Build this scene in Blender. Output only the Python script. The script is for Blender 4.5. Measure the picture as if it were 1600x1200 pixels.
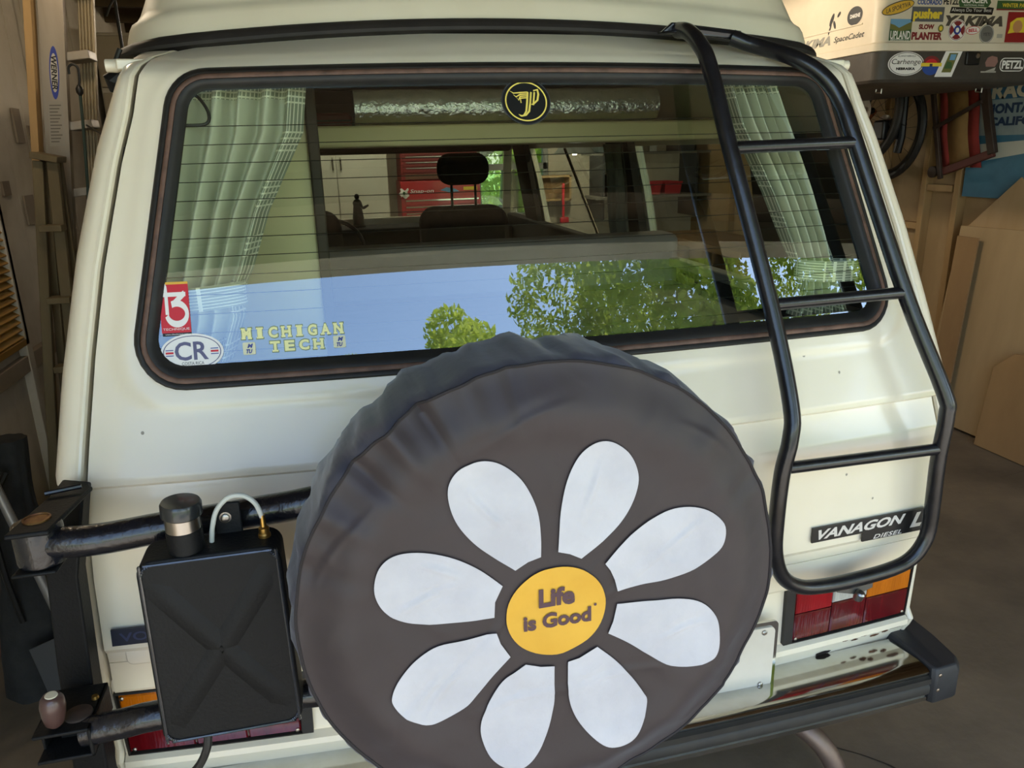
import bpy, bmesh, math, random
import numpy as np
from mathutils import Vector, Matrix, noise

for o in list(bpy.data.objects): bpy.data.objects.remove(o)
scene = bpy.context.scene
COL = scene.collection
PI = math.pi
rnd = random.Random(7)

# ------------------------------------------------------------------ camera
def cam_matrix(loc, yaw, pitch, roll):
    fw = Vector((math.sin(yaw)*math.cos(pitch), math.cos(yaw)*math.cos(pitch), -math.sin(pitch)))
    r = Vector((math.cos(yaw), -math.sin(yaw), 0)); u = r.cross(fw)
    c, s = math.cos(roll), math.sin(roll)
    r2 = c*r + s*u; u2 = -s*r + c*u
    m = Matrix((r2, u2, -fw)).transposed().to_4x4(); m.translation = loc
    return m
cd = bpy.data.cameras.new('camera'); cam = bpy.data.objects.new('camera', cd); COL.objects.link(cam)
cd.sensor_width = 36; cd.lens = 27.0; cd.clip_start = .02; cd.clip_end = 400
cam.matrix_world = cam_matrix(Vector((-.412, -1.30, 1.70)), math.radians(13.1723), math.radians(17), math.radians(-1.4214))
scene.camera = cam

# ------------------------------------------------------------------ world, sun, exposure
world = bpy.data.worlds.new('sky'); scene.world = world; world.use_nodes = True
wn = world.node_tree.nodes; wl = world.node_tree.links
sky = wn.new('ShaderNodeTexSky'); sky.sky_type = 'NISHITA'; sky.sun_disc = False
sky.sun_elevation = math.radians(58); sky.sun_rotation = math.radians(108); sky.air_density = 1.0; sky.dust_density = 1.3; sky.ozone_density = .7
bg = wn['Background']; bg.inputs['Strength'].default_value = .54
wl.new(sky.outputs[0], bg.inputs[0])
sd = bpy.data.lights.new('sun', 'SUN'); sd.energy = 9.5; sd.angle = math.radians(.6); sd.color = (1, .95, .86)
sun = bpy.data.objects.new('sun', sd); COL.objects.link(sun)
sun.rotation_euler = Vector((-.504, .164, -.848)).to_track_quat('-Z', 'Y').to_euler()   # high sun from the right of the drive
vs = scene.view_settings
vs.view_transform = 'Standard'; vs.look = 'None'; vs.gamma = 1; vs.exposure = .72; vs.use_curve_mapping = False

# ------------------------------------------------------------------ materials
MATS = {}
def C(h):
    h = h.lstrip('#'); v = [int(h[i:i+2], 16)/255 for i in (0, 2, 4)]
    return tuple((x/12.92 if x <= .04045 else ((x+.055)/1.055)**2.4) for x in v)
def mat(name, col, rough=.5, metal=0., c2=None, scale=8., detail=4., bump=0., bscale=None, stretch=None, coat=0., trans=0., ior=1.45, emit=None, estr=0., spec=.5, alpha=1., sheen=0.):
    if name in MATS: return MATS[name]
    m = bpy.data.materials.new(name); m.use_nodes = True; MATS[name] = m
    n = m.node_tree.nodes; l = m.node_tree.links; b = n['Principled BSDF']
    if isinstance(col, str): col = C(col)
    if isinstance(c2, str): c2 = C(c2)
    b.inputs['Base Color'].default_value = (*col, 1); b.inputs['Roughness'].default_value = rough; b.inputs['Metallic'].default_value = metal
    b.inputs['Coat Weight'].default_value = coat; b.inputs['Coat Roughness'].default_value = .06
    b.inputs['Transmission Weight'].default_value = trans; b.inputs['IOR'].default_value = ior
    b.inputs['Specular IOR Level'].default_value = spec; b.inputs['Alpha'].default_value = alpha; b.inputs['Sheen Weight'].default_value = sheen
    if emit: b.inputs['Emission Color'].default_value = (*C(emit), 1); b.inputs['Emission Strength'].default_value = estr
    if c2 or bump:
        tc = n.new('ShaderNodeTexCoord'); mp = n.new('ShaderNodeMapping'); l.new(tc.outputs['Object'], mp.inputs[0])
        if stretch: mp.inputs['Scale'].default_value = stretch
    if c2:
        nz = n.new('ShaderNodeTexNoise'); nz.inputs['Scale'].default_value = scale; nz.inputs['Detail'].default_value = detail; nz.inputs['Roughness'].default_value = .6
        l.new(mp.outputs[0], nz.inputs[0]); cr = n.new('ShaderNodeValToRGB'); cr.color_ramp.elements[0].position = .35; cr.color_ramp.elements[1].position = .68
        cr.color_ramp.elements[0].color = (*col, 1); cr.color_ramp.elements[1].color = (*c2, 1)
        l.new(nz.outputs['Fac'], cr.inputs[0]); l.new(cr.outputs[0], b.inputs['Base Color'])
    if bump:
        nb = n.new('ShaderNodeTexNoise'); nb.inputs['Scale'].default_value = bscale or scale*3; nb.inputs['Detail'].default_value = 5
        l.new(mp.outputs[0], nb.inputs[0]); bp = n.new('ShaderNodeBump'); bp.inputs['Strength'].default_value = bump; bp.inputs['Distance'].default_value = .01
        l.new(nb.outputs['Fac'], bp.inputs['Height']); l.new(bp.outputs[0], b.inputs['Normal'])
    return m
def glass_mat(name, tint, ior=1.7, rough=0.):
    if name in MATS: return MATS[name]
    m = bpy.data.materials.new(name); m.use_nodes = True; MATS[name] = m
    n = m.node_tree.nodes; l = m.node_tree.links; n.remove(n['Principled BSDF'])
    t = n.new('ShaderNodeBsdfTransparent'); t.inputs[0].default_value = (*tint, 1)
    g = n.new('ShaderNodeBsdfGlossy'); g.inputs['Roughness'].default_value = rough; g.inputs[0].default_value = (.88, .97, 1, 1)
    f = n.new('ShaderNodeFresnel'); ge = n.new('ShaderNodeNewGeometry'); mr = n.new('ShaderNodeMapRange')   # thin pane: the same reflectance from both sides
    mr.inputs['To Min'].default_value = ior; mr.inputs['To Max'].default_value = 1/ior; l.new(ge.outputs['Backfacing'], mr.inputs['Value']); l.new(mr.outputs[0], f.inputs[0])
    x = n.new('ShaderNodeMixShader'); l.new(f.outputs[0], x.inputs[0]); l.new(t.outputs[0], x.inputs[1]); l.new(g.outputs[0], x.inputs[2])
    l.new(x.outputs[0], n['Material Output'].inputs[0])
    return m

PAINT = mat('van_cream_paint', '#e0d6c0', .28, c2='#dacfb6', scale=2.5, coat=.4)
RUBBER = mat('black_rubber', '#1b1a19', .55, c2='#26231f', scale=30)
OLDTRIM = mat('aged_brown_trim', '#6f5345', .6, c2='#49362c', scale=25, detail=6)
GLASSR = glass_mat('tinted_rear_glass', (.84, .89, .80), 2.3)
GLASSD = glass_mat('smoked_side_glass', (.55, .60, .55), 1.5)
GLASS = glass_mat('clear_glass', (.80, .86, .80), 1.5)
BLACKTUBE = mat('black_powder_coat', '#121214', .28, c2='#1c1c20', scale=40, bump=.05, bscale=160, coat=.2)
BLACKARM = mat('black_brushed_enamel', '#0f1014', .25, c2='#191a20', scale=22, bump=.25, bscale=70, coat=.3)
BLACKMATT = mat('black_matt_paint', '#070809', .6, c2='#0b0c0e', spec=.3, scale=14, bump=.12, bscale=180)
CHROME = mat('chrome', '#c8c8c6', .12, 1., c2='#b4b2aa', scale=7)
STEEL = mat('brushed_steel', '#a39d96', .3, 1., c2='#8a847c', scale=20, stretch=(1, 1, .1))
BRASS = mat('brass', '#b08a4a', .35, 1.)
FABRIC = mat('dark_brown_cover_cloth', '#2d2325', .55, c2='#261d1f', scale=5, bump=.12, bscale=14, sheen=.15)
FABRIC2 = mat('sky_tinted_cover_side_cloth', '#3d3d49', .42, c2='#35353f', scale=6, bump=.2, bscale=12, sheen=.2)  # blue sky reflection on the upturned side is mixed into this cloth colour
SEAM = mat('seam_thread', '#241f20', .8)
PETAL = mat('white_print', '#b4b2b6', .7, c2='#a8a6ab', scale=9, bump=.5, bscale=16)
YELLOW = mat('yellow_print', '#cb9c34', .7, c2='#c2922c', scale=10, bump=.1, bscale=24)
LETTER = mat('brown_letter_print', '#4a3238', .6)
WHITE = mat('white_vinyl', '#e6e3de', .45)
BLACK = mat('black_vinyl', '#141414', .4)
DGREY = mat('dark_grey_vinyl', '#3c3c3c', .5)
RED = mat('red_vinyl', '#c4252f', .45)
BURG = mat('burgundy_vinyl', '#7a2626', .5)
YEL = mat('yellow_vinyl', '#e0c53a', .45)
GOLD = mat('gold_vinyl', '#dcae3c', .45)
BLUE = mat('blue_vinyl', '#2a4a94', .45)
LBLUE = mat('light_blue_vinyl', '#6d9cc0', .45)
GREEN = mat('green_vinyl', '#3a5a34', .45)
OLIVE = mat('olive_vinyl', '#6b6a35', .5)
PURPLE = mat('slate_purple_vinyl', '#5a5878', .45)
CREAMY = mat('cream_letter_vinyl', '#e7e2a0', .5)
DARKBLUE = mat('navy_vinyl', '#2a3a8c', .5)
CONCRETE = mat('stained_concrete', '#7a6a54', .8, c2='#54493a', scale=1.6, detail=8, bump=.15, bscale=30)
ASPHALT = mat('pale_concrete_drive', '#b5aea2', .85, c2='#a49c8e', scale=2, bump=.1)
GRASS = mat('lawn_green', '#5d7a34', .9, c2='#6f8a3a', scale=3)
PLY = mat('plywood', '#ab9068', .7, c2='#967b56', scale=3, stretch=(1, 1, .22), detail=8, bump=.04)
PLYD = mat('darker_plywood', '#96754c', .7, c2='#7a5c3a', scale=4, stretch=(1, .5, .2), detail=8)
PINE = mat('pine_stud', '#ab8a5c', .65, c2='#8f7046', scale=6, stretch=(1, 1, .08), detail=6)
TIMBER = mat('old_roof_timber', '#5a4630', .85, c2='#463624', scale=5, stretch=(1, .1, 1), detail=6)
WALLW = mat('old_white_wall_paint', '#c2b7a4', .8, c2='#a1937c', scale=1.7, detail=7, bump=.06)
WALLG = mat('grey_wall_patch', '#8c7c68', .8, c2='#7c6d5a', scale=4)
ALU = mat('dull_aluminium', '#9a9084', .42, .75, c2='#857a6d', scale=9, stretch=(1, 1, .15))
DARKINT = mat('dark_brown_interior', '#2b2723', .8, c2='#35302b', scale=9)
SEATC = mat('black_seat_cloth', '#1a1a19', .9, c2='#242422', scale=30, bump=.1)
CREAMLAM = mat('cream_laminate', '#e4daae', .5, c2='#dcd1a2', scale=2)
BEDCLOTH = mat('grey_brown_upholstery', '#968d89', .9, c2='#8a817d', scale=6, bump=.06)
FOIL = mat('silver_reflective_foil', '#f2f4f2', .2, 1., c2='#e0e4e0', scale=40, bump=.6, bscale=70)

# ------------------------------------------------------------------ geometry helpers
def frame(d):
    d = Vector(d).normalized(); a = Vector((0, 0, 1)) if abs(d.z) < .9 else Vector((1, 0, 0))
    u = d.cross(a).normalized(); return u, d.cross(u).normalized()
def catmull(pts, n=6, closed=False):
    P = [Vector(p) for p in pts]; out = []; L = len(P)
    for i in range(L if closed else L-1):
        if closed: a, b, c, d = P[(i-1) % L], P[i], P[(i+1) % L], P[(i+2) % L]
        else: a, b, c, d = P[max(i-1, 0)], P[i], P[i+1], P[min(i+2, L-1)]
        for k in range(n):
            t = k/n
            out.append(.5*((2*b)+(c-a)*t+(2*a-5*b+4*c-d)*t*t+(3*b-a-3*c+d)*t*t*t))
    if not closed: out.append(P[-1])
    return out
class MB:
    def __init__(s): s.v = []; s.f = []; s.m = []; s.uv = None
    def add(s, v, f, mi=0):
        o = len(s.v); s.v += [tuple(p) for p in v]; s.f += [[i+o for i in q] for q in f]; s.m += [mi]*len(f); return s
    def box(s, x0, x1, y0, y1, z0, z1, mi=0):
        v = [(x, y, z) for z in (z0, z1) for y in (y0, y1) for x in (x0, x1)]
        return s.add(v, [(0, 2, 3, 1), (4, 5, 7, 6), (0, 1, 5, 4), (2, 6, 7, 3), (0, 4, 6, 2), (1, 3, 7, 5)], mi)
    def obox(s, c, size, M, mi=0):
        M = M.to_3x3() if hasattr(M, 'to_3x3') else M
        v = [Vector(c)+M @ Vector((x*size[0]/2, y*size[1]/2, z*size[2]/2)) for z in (-1, 1) for y in (-1, 1) for x in (-1, 1)]
        return s.add(v, [(0, 2, 3, 1), (4, 5, 7, 6), (0, 1, 5, 4), (2, 6, 7, 3), (0, 4, 6, 2), (1, 3, 7, 5)], mi)
    def beam(s, a, b, w, h, mi=0, up=(0, 0, 1)):
        a, b = Vector(a), Vector(b); d = (b-a).normalized(); u = Vector(up)
        if abs(d.dot(u)) > .95: u = Vector((0, 1, 0))
        x = d.cross(u).normalized(); z = x.cross(d)
        M = Matrix((x, d, z)).transposed()
        return s.obox((a+b)/2, (w, (b-a).length, h), M, mi)
    def tube(s, pts, r, n=10, mi=0, closed=False, caps=True):
        P = [Vector(p) for p in pts]; L = len(P); R = r if isinstance(r, (list, tuple)) else [r]*L
        T = []
        for i in range(L):
            if closed: t = P[(i+1) % L]-P[i-1]
            else: t = P[min(i+1, L-1)]-P[max(i-1, 0)]
            T.append(t.normalized())
        u, w = frame(T[0]); v = []
        for i in range(L):
            u = (u-T[i]*u.dot(T[i])).normalized(); w = T[i].cross(u)
            v += [P[i]+R[i]*(math.cos(2*PI*k/n)*u+math.sin(2*PI*k/n)*w) for k in range(n)]
        f = []
        for i in range(L if closed else L-1):
            j = (i+1) % L
            f += [(i*n+k, i*n+(k+1) % n, j*n+(k+1) % n, j*n+k) for k in range(n)]
        if caps and not closed: f += [list(range(n))[::-1], [(L-1)*n+k for k in range(n)]]
        return s.add(v, f, mi)
    def lathe(s, c, axis, prof, n=24, mi=0, u=None):
        d = Vector(axis).normalized(); a, b = frame(d); c = Vector(c); v = []; f = []
        for r, h in prof: v += [c+d*h+r*(math.cos(2*PI*k/n)*a+math.sin(2*PI*k/n)*b) for k in range(n)]
        for i in range(len(prof)-1): f += [(i*n+k, i*n+(k+1) % n, (i+1)*n+(k+1) % n, (i+1)*n+k) for k in range(n)]
        if prof[0][0] > 1e-6: f.append(list(range(n))[::-1])
        if prof[-1][0] > 1e-6: f.append([(len(prof)-1)*n+k for k in range(n)])
        return s.add(v, f, mi)
    def prism(s, pts2, fn, t, mi=0):
        """closed outline pts2 -> fn(u,v,depth); depth 0 front, t back"""
        n = len(pts2); v = [fn(p[0], p[1], 0) for p in pts2]+[fn(p[0], p[1], t) for p in pts2]
        f = [list(range(n)), list(range(2*n-1, n-1, -1))]+[(i, i+n, (i+1) % n+n, (i+1) % n) for i in range(n)]
        return s.add(v, f, mi)
    def grid(s, fn, nu, nv, mi=0, uv=False, wrap=False):
        v = [fn(i/nu, j/nv) for j in range(nv+1) for i in range(nu+1)]
        f = [(j*(nu+1)+i, j*(nu+1)+i+1, (j+1)*(nu+1)+i+1, (j+1)*(nu+1)+i) for j in range(nv) for i in range(nu)]
        if uv: s.uv = [(i/nu, j/nv) for j in range(nv+1) for i in range(nu+1)]
        return s.add(v, f, mi)
    def fan(s, outline, fn, rings=6, mi=0):
        """star-shaped outline filled with rings, mapped through fn(u,v)"""
        cx = sum(p[0] for p in outline)/len(outline); cy = sum(p[1] for p in outline)/len(outline); n = len(outline)
        v = [fn(cx, cy)]
        for r in range(1, rings+1):
            t = r/rings; v += [fn(cx+(p[0]-cx)*t, cy+(p[1]-cy)*t) for p in outline]
        f = [(0, 1+k, 1+(k+1) % n) for k in range(n)]
        for r in range(rings-1): f += [(1+r*n+k, 1+(r+1)*n+k, 1+(r+1)*n+(k+1) % n, 1+r*n+(k+1) % n) for k in range(n)]
        return s.add(v, f, mi)
    def text(s, body, fn, size=None, width=None, height=None, x=0, y=0, mi=0, bold=0., shear=0., align='CENTER', rot=0., space=1.):
        v2, f2 = text2d(body, bold, shear, space)
        xs = [p[0] for p in v2]; yv = [p[1] for p in v2]; x0, x1, y0, y1 = min(xs), max(xs), min(yv), max(yv)
        sx = sy = 1
        if width and height: sx, sy = width/(x1-x0), height/(y1-y0)
        elif width: sx = sy = width/(x1-x0)
        elif height: sx = sy = height/(y1-y0)
        elif size: sx = sy = size
        ax = {'CENTER': (x0+x1)/2, 'LEFT': x0}[align]; c, sn = math.cos(rot), math.sin(rot); out = []
        for p in v2:
            a, b = (p[0]-ax)*sx, (p[1]-(y0+y1)/2)*sy
            out.append(fn(x+a*c-b*sn, y+a*sn+b*c))
        return s.add(out, f2, mi)
    def obj(s, name, mats, parent=None, smooth=True, bevel=0., angle=35, label=None, seg=2):
        me = bpy.data.meshes.new(name); me.from_pydata(s.v, [], s.f)
        if not isinstance(mats, (list, tuple)): mats = [mats]
        for m in mats: me.materials.append(m)
        me.polygons.foreach_set('material_index', s.m)
        if s.uv:
            ul = me.uv_layers.new(name='UVMap')
            for lp in me.loops: ul.data[lp.index].uv = s.uv[lp.vertex_index]
        me.update()
        if smooth:
            me.polygons.foreach_set('use_smooth', [True]*len(me.polygons)); me.set_sharp_from_angle(angle=math.radians(angle))
        o = bpy.data.objects.new(name, me); COL.objects.link(o)
        if parent:
            o.parent = parent; o.matrix_parent_inverse = ROOTINV(parent)
        if bevel:
            b = o.modifiers.new('bevel', 'BEVEL'); b.width = bevel; b.segments = seg; b.limit_method = 'ANGLE'; b.angle_limit = math.radians(40)
        if label: o['label'] = label
        return o
def ROOTINV(p):
    m = Matrix.Translation(p.location) if p.type == 'EMPTY' else Matrix()
    return m.inverted()
TX = {}
def text2d(body, bold, shear, space):
    k = (body, bold, shear, space)
    if k in TX: return TX[k]
    cu = bpy.data.curves.new('txt', 'FONT'); cu.body = body; cu.size = 1; cu.offset = bold; cu.shear = shear; cu.space_character = space; cu.resolution_u = 3
    o = bpy.data.objects.new('txt', cu); COL.objects.link(o)
    dg = bpy.context.evaluated_depsgraph_get(); ev = o.evaluated_get(dg); me = ev.to_mesh()
    v = [(p.co.x, p.co.y) for p in me.vertices]; f = [list(p.vertices) for p in me.polygons]
    ev.to_mesh_clear(); bpy.data.objects.remove(o); bpy.data.curves.remove(cu)
    TX[k] = (v, f); return v, f
def thing(name, label, cat, loc, group=None):
    o = bpy.data.objects.new(name, None); COL.objects.link(o); o.location = loc; o.empty_display_size = .1
    return tag(o, label, cat, group)
def tag(o, label, cat, group=None):
    o['label'] = label; o['category'] = cat
    if group: o['group'] = group
    return o
def struct(o): o['kind'] = 'structure'; return o
def rrect(w, h, r, n=6):
    out = []
    for cx, cy, a in ((w/2-r, h/2-r, 0), (-w/2+r, h/2-r, 90), (-w/2+r, -h/2+r, 180), (w/2-r, -h/2+r, 270)):
        for k in range(n+1):
            t = math.radians(a+90*k/n); out.append((cx+r*math.cos(t), cy+r*math.sin(t)))
    return out
def ell(a, b, n=32, x=0, y=0): return [(x+a*math.cos(2*PI*k/n), y+b*math.sin(2*PI*k/n)) for k in range(n)]
def interp(x, xs, ys):
    if x <= xs[0]: return ys[0]
    for i in range(len(xs)-1):
        if x <= xs[i+1]: t = (x-xs[i])/(xs[i+1]-xs[i]); return ys[i]+t*(ys[i+1]-ys[i])
    return ys[-1]
def sstep(a, b, x): t = max(0, min(1, (x-a)/(b-a))); return t*t*(3-2*t)

# ------------------------------------------------------------------ the garage shell
XL, XR, YF, YB, ZC = -1.75, 3.45, -1.5, 6.5, 2.75
fl = MB().box(XL, XR, YF, YB, -.1, 0).obj('floor', CONCRETE); struct(fl)
# long settlement cracks in the slab, thin filler ridges
def crack(pts):
    m = MB(); P = catmull(pts, 5); v = []
    for i, p in enumerate(P):
        w = .003+.0025*noise.noise((i*.7, 1, 2)); v += [(p.x-w, p.y, .001), (p.x+w, p.y, .001)]
    m.add(v, [(2*i, 2*i+1, 2*i+3, 2*i+2) for i in range(len(P)-1)])
    m.obj('crack', mat('crack_filler', '#2e261d', .9), fl, smooth=False)
crack([(.72, .60, 0), (.80, .42, 0), (.88, .30, 0), (.97, .22, 0), (1.03, .13, 0), (1.08, -.1, 0)])
crack([(1.6, 1.6, 0), (2.2, 1.75, 0), (2.9, 1.7, 0), (3.4, 1.85, 0)])
wlm = MB().box(XL-.1, XL, YF, YB, 0, ZC).obj('wall_left', WALLW); struct(wlm)
wr = MB().box(XR, XR+.1, YF, YB, 0, ZC).obj('wall_right', PLY); struct(wr)
wb = MB()
WX0, WX1, WZ0, WZ1 = 1.10, 1.85, 1.02, 1.95
wb.box(XL, WX0, YB, YB+.12, 0, ZC); wb.box(WX1, XR, YB, YB+.12, 0, ZC); wb.box(WX0, WX1, YB, YB+.12, 0, WZ0); wb.box(WX0, WX1, YB, YB+.12, WZ1, ZC)
wb = struct(wb.obj('wall_back', WALLW))
wf = MB(); wf.box(XL-.1, XR+.1, YF-.15, YF, 2.63, ZC+.1); wf.box(XL-.1, XL+.12, YF-.15, YF, 0, 2.63); wf.box(XR-.2, XR+.1, YF-.15, YF, 0, 2.63)
struct(wf.obj('wall_front', WALLW))
ce = struct(MB().box(XL-.1, XR+.1, YF-.15, YB+.12, ZC, ZC+.12).obj('ceiling', TIMBER))
jm = MB().box(XL, XR, -.022, .022, ZC-.16, ZC)
j0 = jm.obj('joist', TIMBER, ce, smooth=False); j0.location.y = -1.1
for k in range(1, 13):
    j = j0.copy(); COL.objects.link(j); j.location.y = -1.1+.6*k
# back window
w1 = MB()
for x0, x1, z0, z1 in ((WX0, WX0+.05, WZ0, WZ1), (WX1-.05, WX1, WZ0, WZ1), (WX0, WX1, WZ0, WZ0+.05), (WX0, WX1, WZ1-.05, WZ1), (WX0, WX1, 1.50, 1.56)): w1.box(x0, x1, YB+.02, YB+.09, z0, z1)
w1 = struct(w1.obj('window_1', mat('grey_window_frame', '#7d7c74', .6)))
MB().box(WX0+.04, WX1-.04, YB+.05, YB+.056, WZ0+.04, 1.51).obj('pane', GLASS, w1); MB().box(WX0+.04, WX1-.04, YB+.05, YB+.056, 1.55, WZ1-.04).obj('pane', GLASS, w1)
# right wall framing: studs, plate
for k, y in enumerate((.4, .8, 1.2, 1.6, 2.0, 2.4, 2.80, 3.08, 3.5, 3.9, 4.4, 5.0, 5.6)):
    MB().box(XR-.06, XR, y-.022, y+.022, 0, ZC).obj('stud', PINE, wr, smooth=False, bevel=.003)
MB().box(XR-.06, XR, YF, YB, 0, .045).obj('sole_plate', PLYD, wr, smooth=False)
for y0, y1, z in ((2.44, 2.76, 1.52), (2.84, 3.05, 1.40), (3.1, 3.48, 1.15)):
    MB().box(XR-.055, XR, y0, y1, z-.02, z+.02).obj('nogging', PINE, wr, smooth=False)
# left wall: painted boards, grey patches, trim battens
yb = YF
k = 0
while yb < YB:
    w = .24+.05*rnd.random(); z0 = 0
    MB().box(XL, XL+.012+.006*rnd.random(), yb+.002, min(yb+w-.002, YB), z0, ZC).obj('board', WALLW, wlm, smooth=False, bevel=.002)
    yb += w
for y0, y1, z0, z1 in ((2.77, 2.86, 1.78, 1.93), (2.93, 3.10, 1.72, 1.86), (2.70, 2.82, 1.42, 1.55), (2.48, 2.56, 1.56, 1.62)):
    MB().box(XL+.016, XL+.024, y0, y1, z0, z1).obj('patch', WALLG, wlm, smooth=False)
MB().box(XL+.01, XL+.05, 2.30, 2.36, 0, 2.3).obj('batten', WALLW, wlm, smooth=False, bevel=.003)
MB().box(XL+.01, XL+.045, 1.2, 3.3, .83, .90).obj('rail', WALLG, wlm, smooth=False, bevel=.003)
# outside ground
struct(MB().box(-4, 6, -16, YF, -.12, -.02).obj('driveway', ASPHALT))
struct(MB().box(-80, 80, -90, 60, -.3, -.13).obj('lawn', GRASS))

# ------------------------------------------------------------------ the camper van
van = thing('camper_van', 'cream white camper van seen from behind, parked in the garage', 'van', (0, 2.0, 0))
ZP = [.45, .50, .555, .566, .580, .588, .742, .75, .80, .812, .836, .850, .95, 1.08, 1.10, 1.150, 1.160, 1.168, 1.18, 1.317, 1.80, 1.85, 1.878, 1.905, 1.936, 1.96]
YP = [.05, .045, .026, .012, .012, .028, .024, .004, .004, .003, -.002, -.014, -.017, -.022, -.021, -.004, -.001, -.012, -.010, .044, .226, .246, .275, .330, .400, .48]
def ysf(x, z):
    zz = z+.08*x*x*sstep(1.82, 1.93, z)
    return interp(zz, ZP, YP)+.06*x*x
SZ = [.743, .843, .995, 1.16, 1.233, 1.374, 1.519, 1.693, 1.773, 1.84, 1.875, 1.892, 1.908, 1.920, 1.928]
SX = [.878, .874, .865, .848, .839, .819, .793, .751, .726, .712, .695, .665, .60, .50, .34]
def seamx(z): return interp(z, SZ, SX)
WZ = [.45, .55, .9, 1.10, 1.150, 1.158, 1.168, 1.18, 1.336, 1.542, 1.72, 1.827, 1.86, 1.90]
WW = [.900, .908, .912, .912, .908, .900, .908, .908, .887, .847, .800, .760, .748, .735]
def halfw(z): return interp(z, WZ, WW)
def hw_win(z): return .764-(z-1.317)*.208
def outline(d, npb=18, nps=10, npc=8):
    def corner(cx, cz, r, a0, a1): return [(cx+r*math.cos(math.radians(a0+(a1-a0)*k/npc)), cz+r*math.sin(math.radians(a0+(a1-a0)*k/npc))) for k in range(npc+1)]
    rb, rt = max(.078-d, .02), max(.075-d, .02); zb, zt = 1.317+d, 1.849-d; s = .208
    def hx(z): return hw_win(z)-d*1.02
    cb = (hx(zb+rb)-rb, zb+rb); ct = (hx(zt-rt)-rt, zt-rt); ang = math.degrees(math.atan(s))
    right = corner(*cb, rb, -90, ang)+corner(*ct, rt, ang, 90)
    a, b = corner(*cb, rb, -90, ang), corner(*ct, rt, ang, 90)
    out = []
    x0 = a[0][0]
    for k in range(npb): out.append((-x0+2*x0*k/npb, zb))
    out += a
    for k in range(1, nps): t = k/nps; out.append((a[-1][0]+(b[0][0]-a[-1][0])*t, a[-1][1]+(b[0][1]-a[-1][1])*t))
    out += b
    x1 = b[-1][0]
    for k in range(1, npb): x = x1-2*x1*k/npb; out.append((x, zt))
    out += [(-p[0], p[1]) for p in b[::-1]]
    for k in range(1, nps): t = k/nps; out.append((-(b[0][0]+(a[-1][0]-b[0][0])*t), b[0][1]+(a[-1][1]-b[0][1])*t))
    out += [(-p[0], p[1]) for p in a[::-1]][:-1]
    return [(x, z+(.010*(1-(x/.66)**2) if z > 1.75 else 0)*sstep(1.75, 1.85, z)) for x, z in out]
def win_sdf(x, z):
    zt = 1.849+.010*(1-(x/.66)**2)
    ax = abs(x)-hw_win(max(1.317, min(1.85, z))); az = max(1.317-z, z-zt); r = .075
    if ax > -r and az > -r: return math.hypot(ax+r, az+r)-r
    return max(ax, az)
def ytail(x, z):
    y = ysf(x, z); d = win_sdf(x, z)
    if -.02 < d < .06: y -= .004*(sstep(-.02, .004, d)-sstep(.024, .040, d))
    return y
# tailgate skin with the window cut out
NU, NV = 176, 150
zr = [.75+(1.928-.75)*j/NV for j in range(NV+1)]
zr = sorted(set([round(z, 5) for z in zr]+[.812, .811, .8135, .836, .850, 1.10, 1.150, 1.160, 1.168, 1.18, 1.08]))
tv = []; tf = []
for z in zr:
    sx = seamx(z)-.004
    for i in range(NU+1):
        x = (2*i/NU-1)*sx; y = ytail(x, z)
        if abs(z-.812) < .0008: y += .004
        tv.append((x, y, z))
n1 = NU+1
for j in range(len(zr)-1):
    for i in range(NU):
        q = (j*n1+i, j*n1+i+1, (j+1)*n1+i+1, (j+1)*n1+i); c = [sum(tv[k][a] for k in q)/4 for a in (0, 2)]
        if win_sdf(*c) > -.010: tf.append(q)
tm = MB().add(tv, tf)
# rolled edge round the tailgate
ed = []
for z in zr: ed.append((seamx(z)-.004, z))
for sgn in (-1, 1):
    v = []
    for x, z in ed: y = ysf(x, z); v += [(sgn*x, y, z), (sgn*(x+.0015), y+.006, z), (sgn*(x+.0005), y+.03, z)]
    f = []
    for k in range(len(ed)-1):
        for a in (0, 1): q = (3*k+a, 3*k+a+1, 3*k+a+4, 3*k+a+3); f.append(q if sgn > 0 else q[::-1])
    tm.add(v, f)
bx = seamx(.75)-.004
v = []
for i in range(61): x = (2*i/60-1)*bx; y = ysf(x, .75); v += [(x, y, .75), (x, y+.004, .743), (x, y+.03, .742)]
tm.add(v, [(3*k+a, 3*k+a+3, 3*k+a+4, 3*k+a+1) for k in range(60) for a in (0, 1)])
tailgate = tm.obj('tailgate', PAINT, van, angle=28)
# inner frame of the tailgate so the edge of the sheet has depth
fr = MB(); A, B = outline(.012), outline(.03)
n = len(A); v = [(x, ysf(x, z)+.006, z) for x, z in A]+[(x, ysf(x, z)+.045, z) for x, z in A]+[(x, ysf(x, z)+.045, z) for x, z in outline(-.06)]
fr.add(v, [(k, (k+1) % n, (k+1) % n+n, k+n) for k in range(n)]+[(k+n, (k+1) % n+n, (k+1) % n+2*n, k+2*n) for k in range(n)])
fr.obj('inner_frame', mat('dark_maroon_trim', '#2c1c1a', .7), tailgate)
# embossed handle recess panel at lower left/right of the tailgate
for sg in (-1, 1):
    m = MB(); o = rrect(.30, .052, .012, 4); m.prism(o, lambda u, v, d, sg=sg: (sg*.69+u, ysf(sg*.69+u, .82)-.0035+d, .832+v), .006)
    if sg < 0: m.obj('pressed_panel', PAINT, tailgate, bevel=.003)
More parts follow.
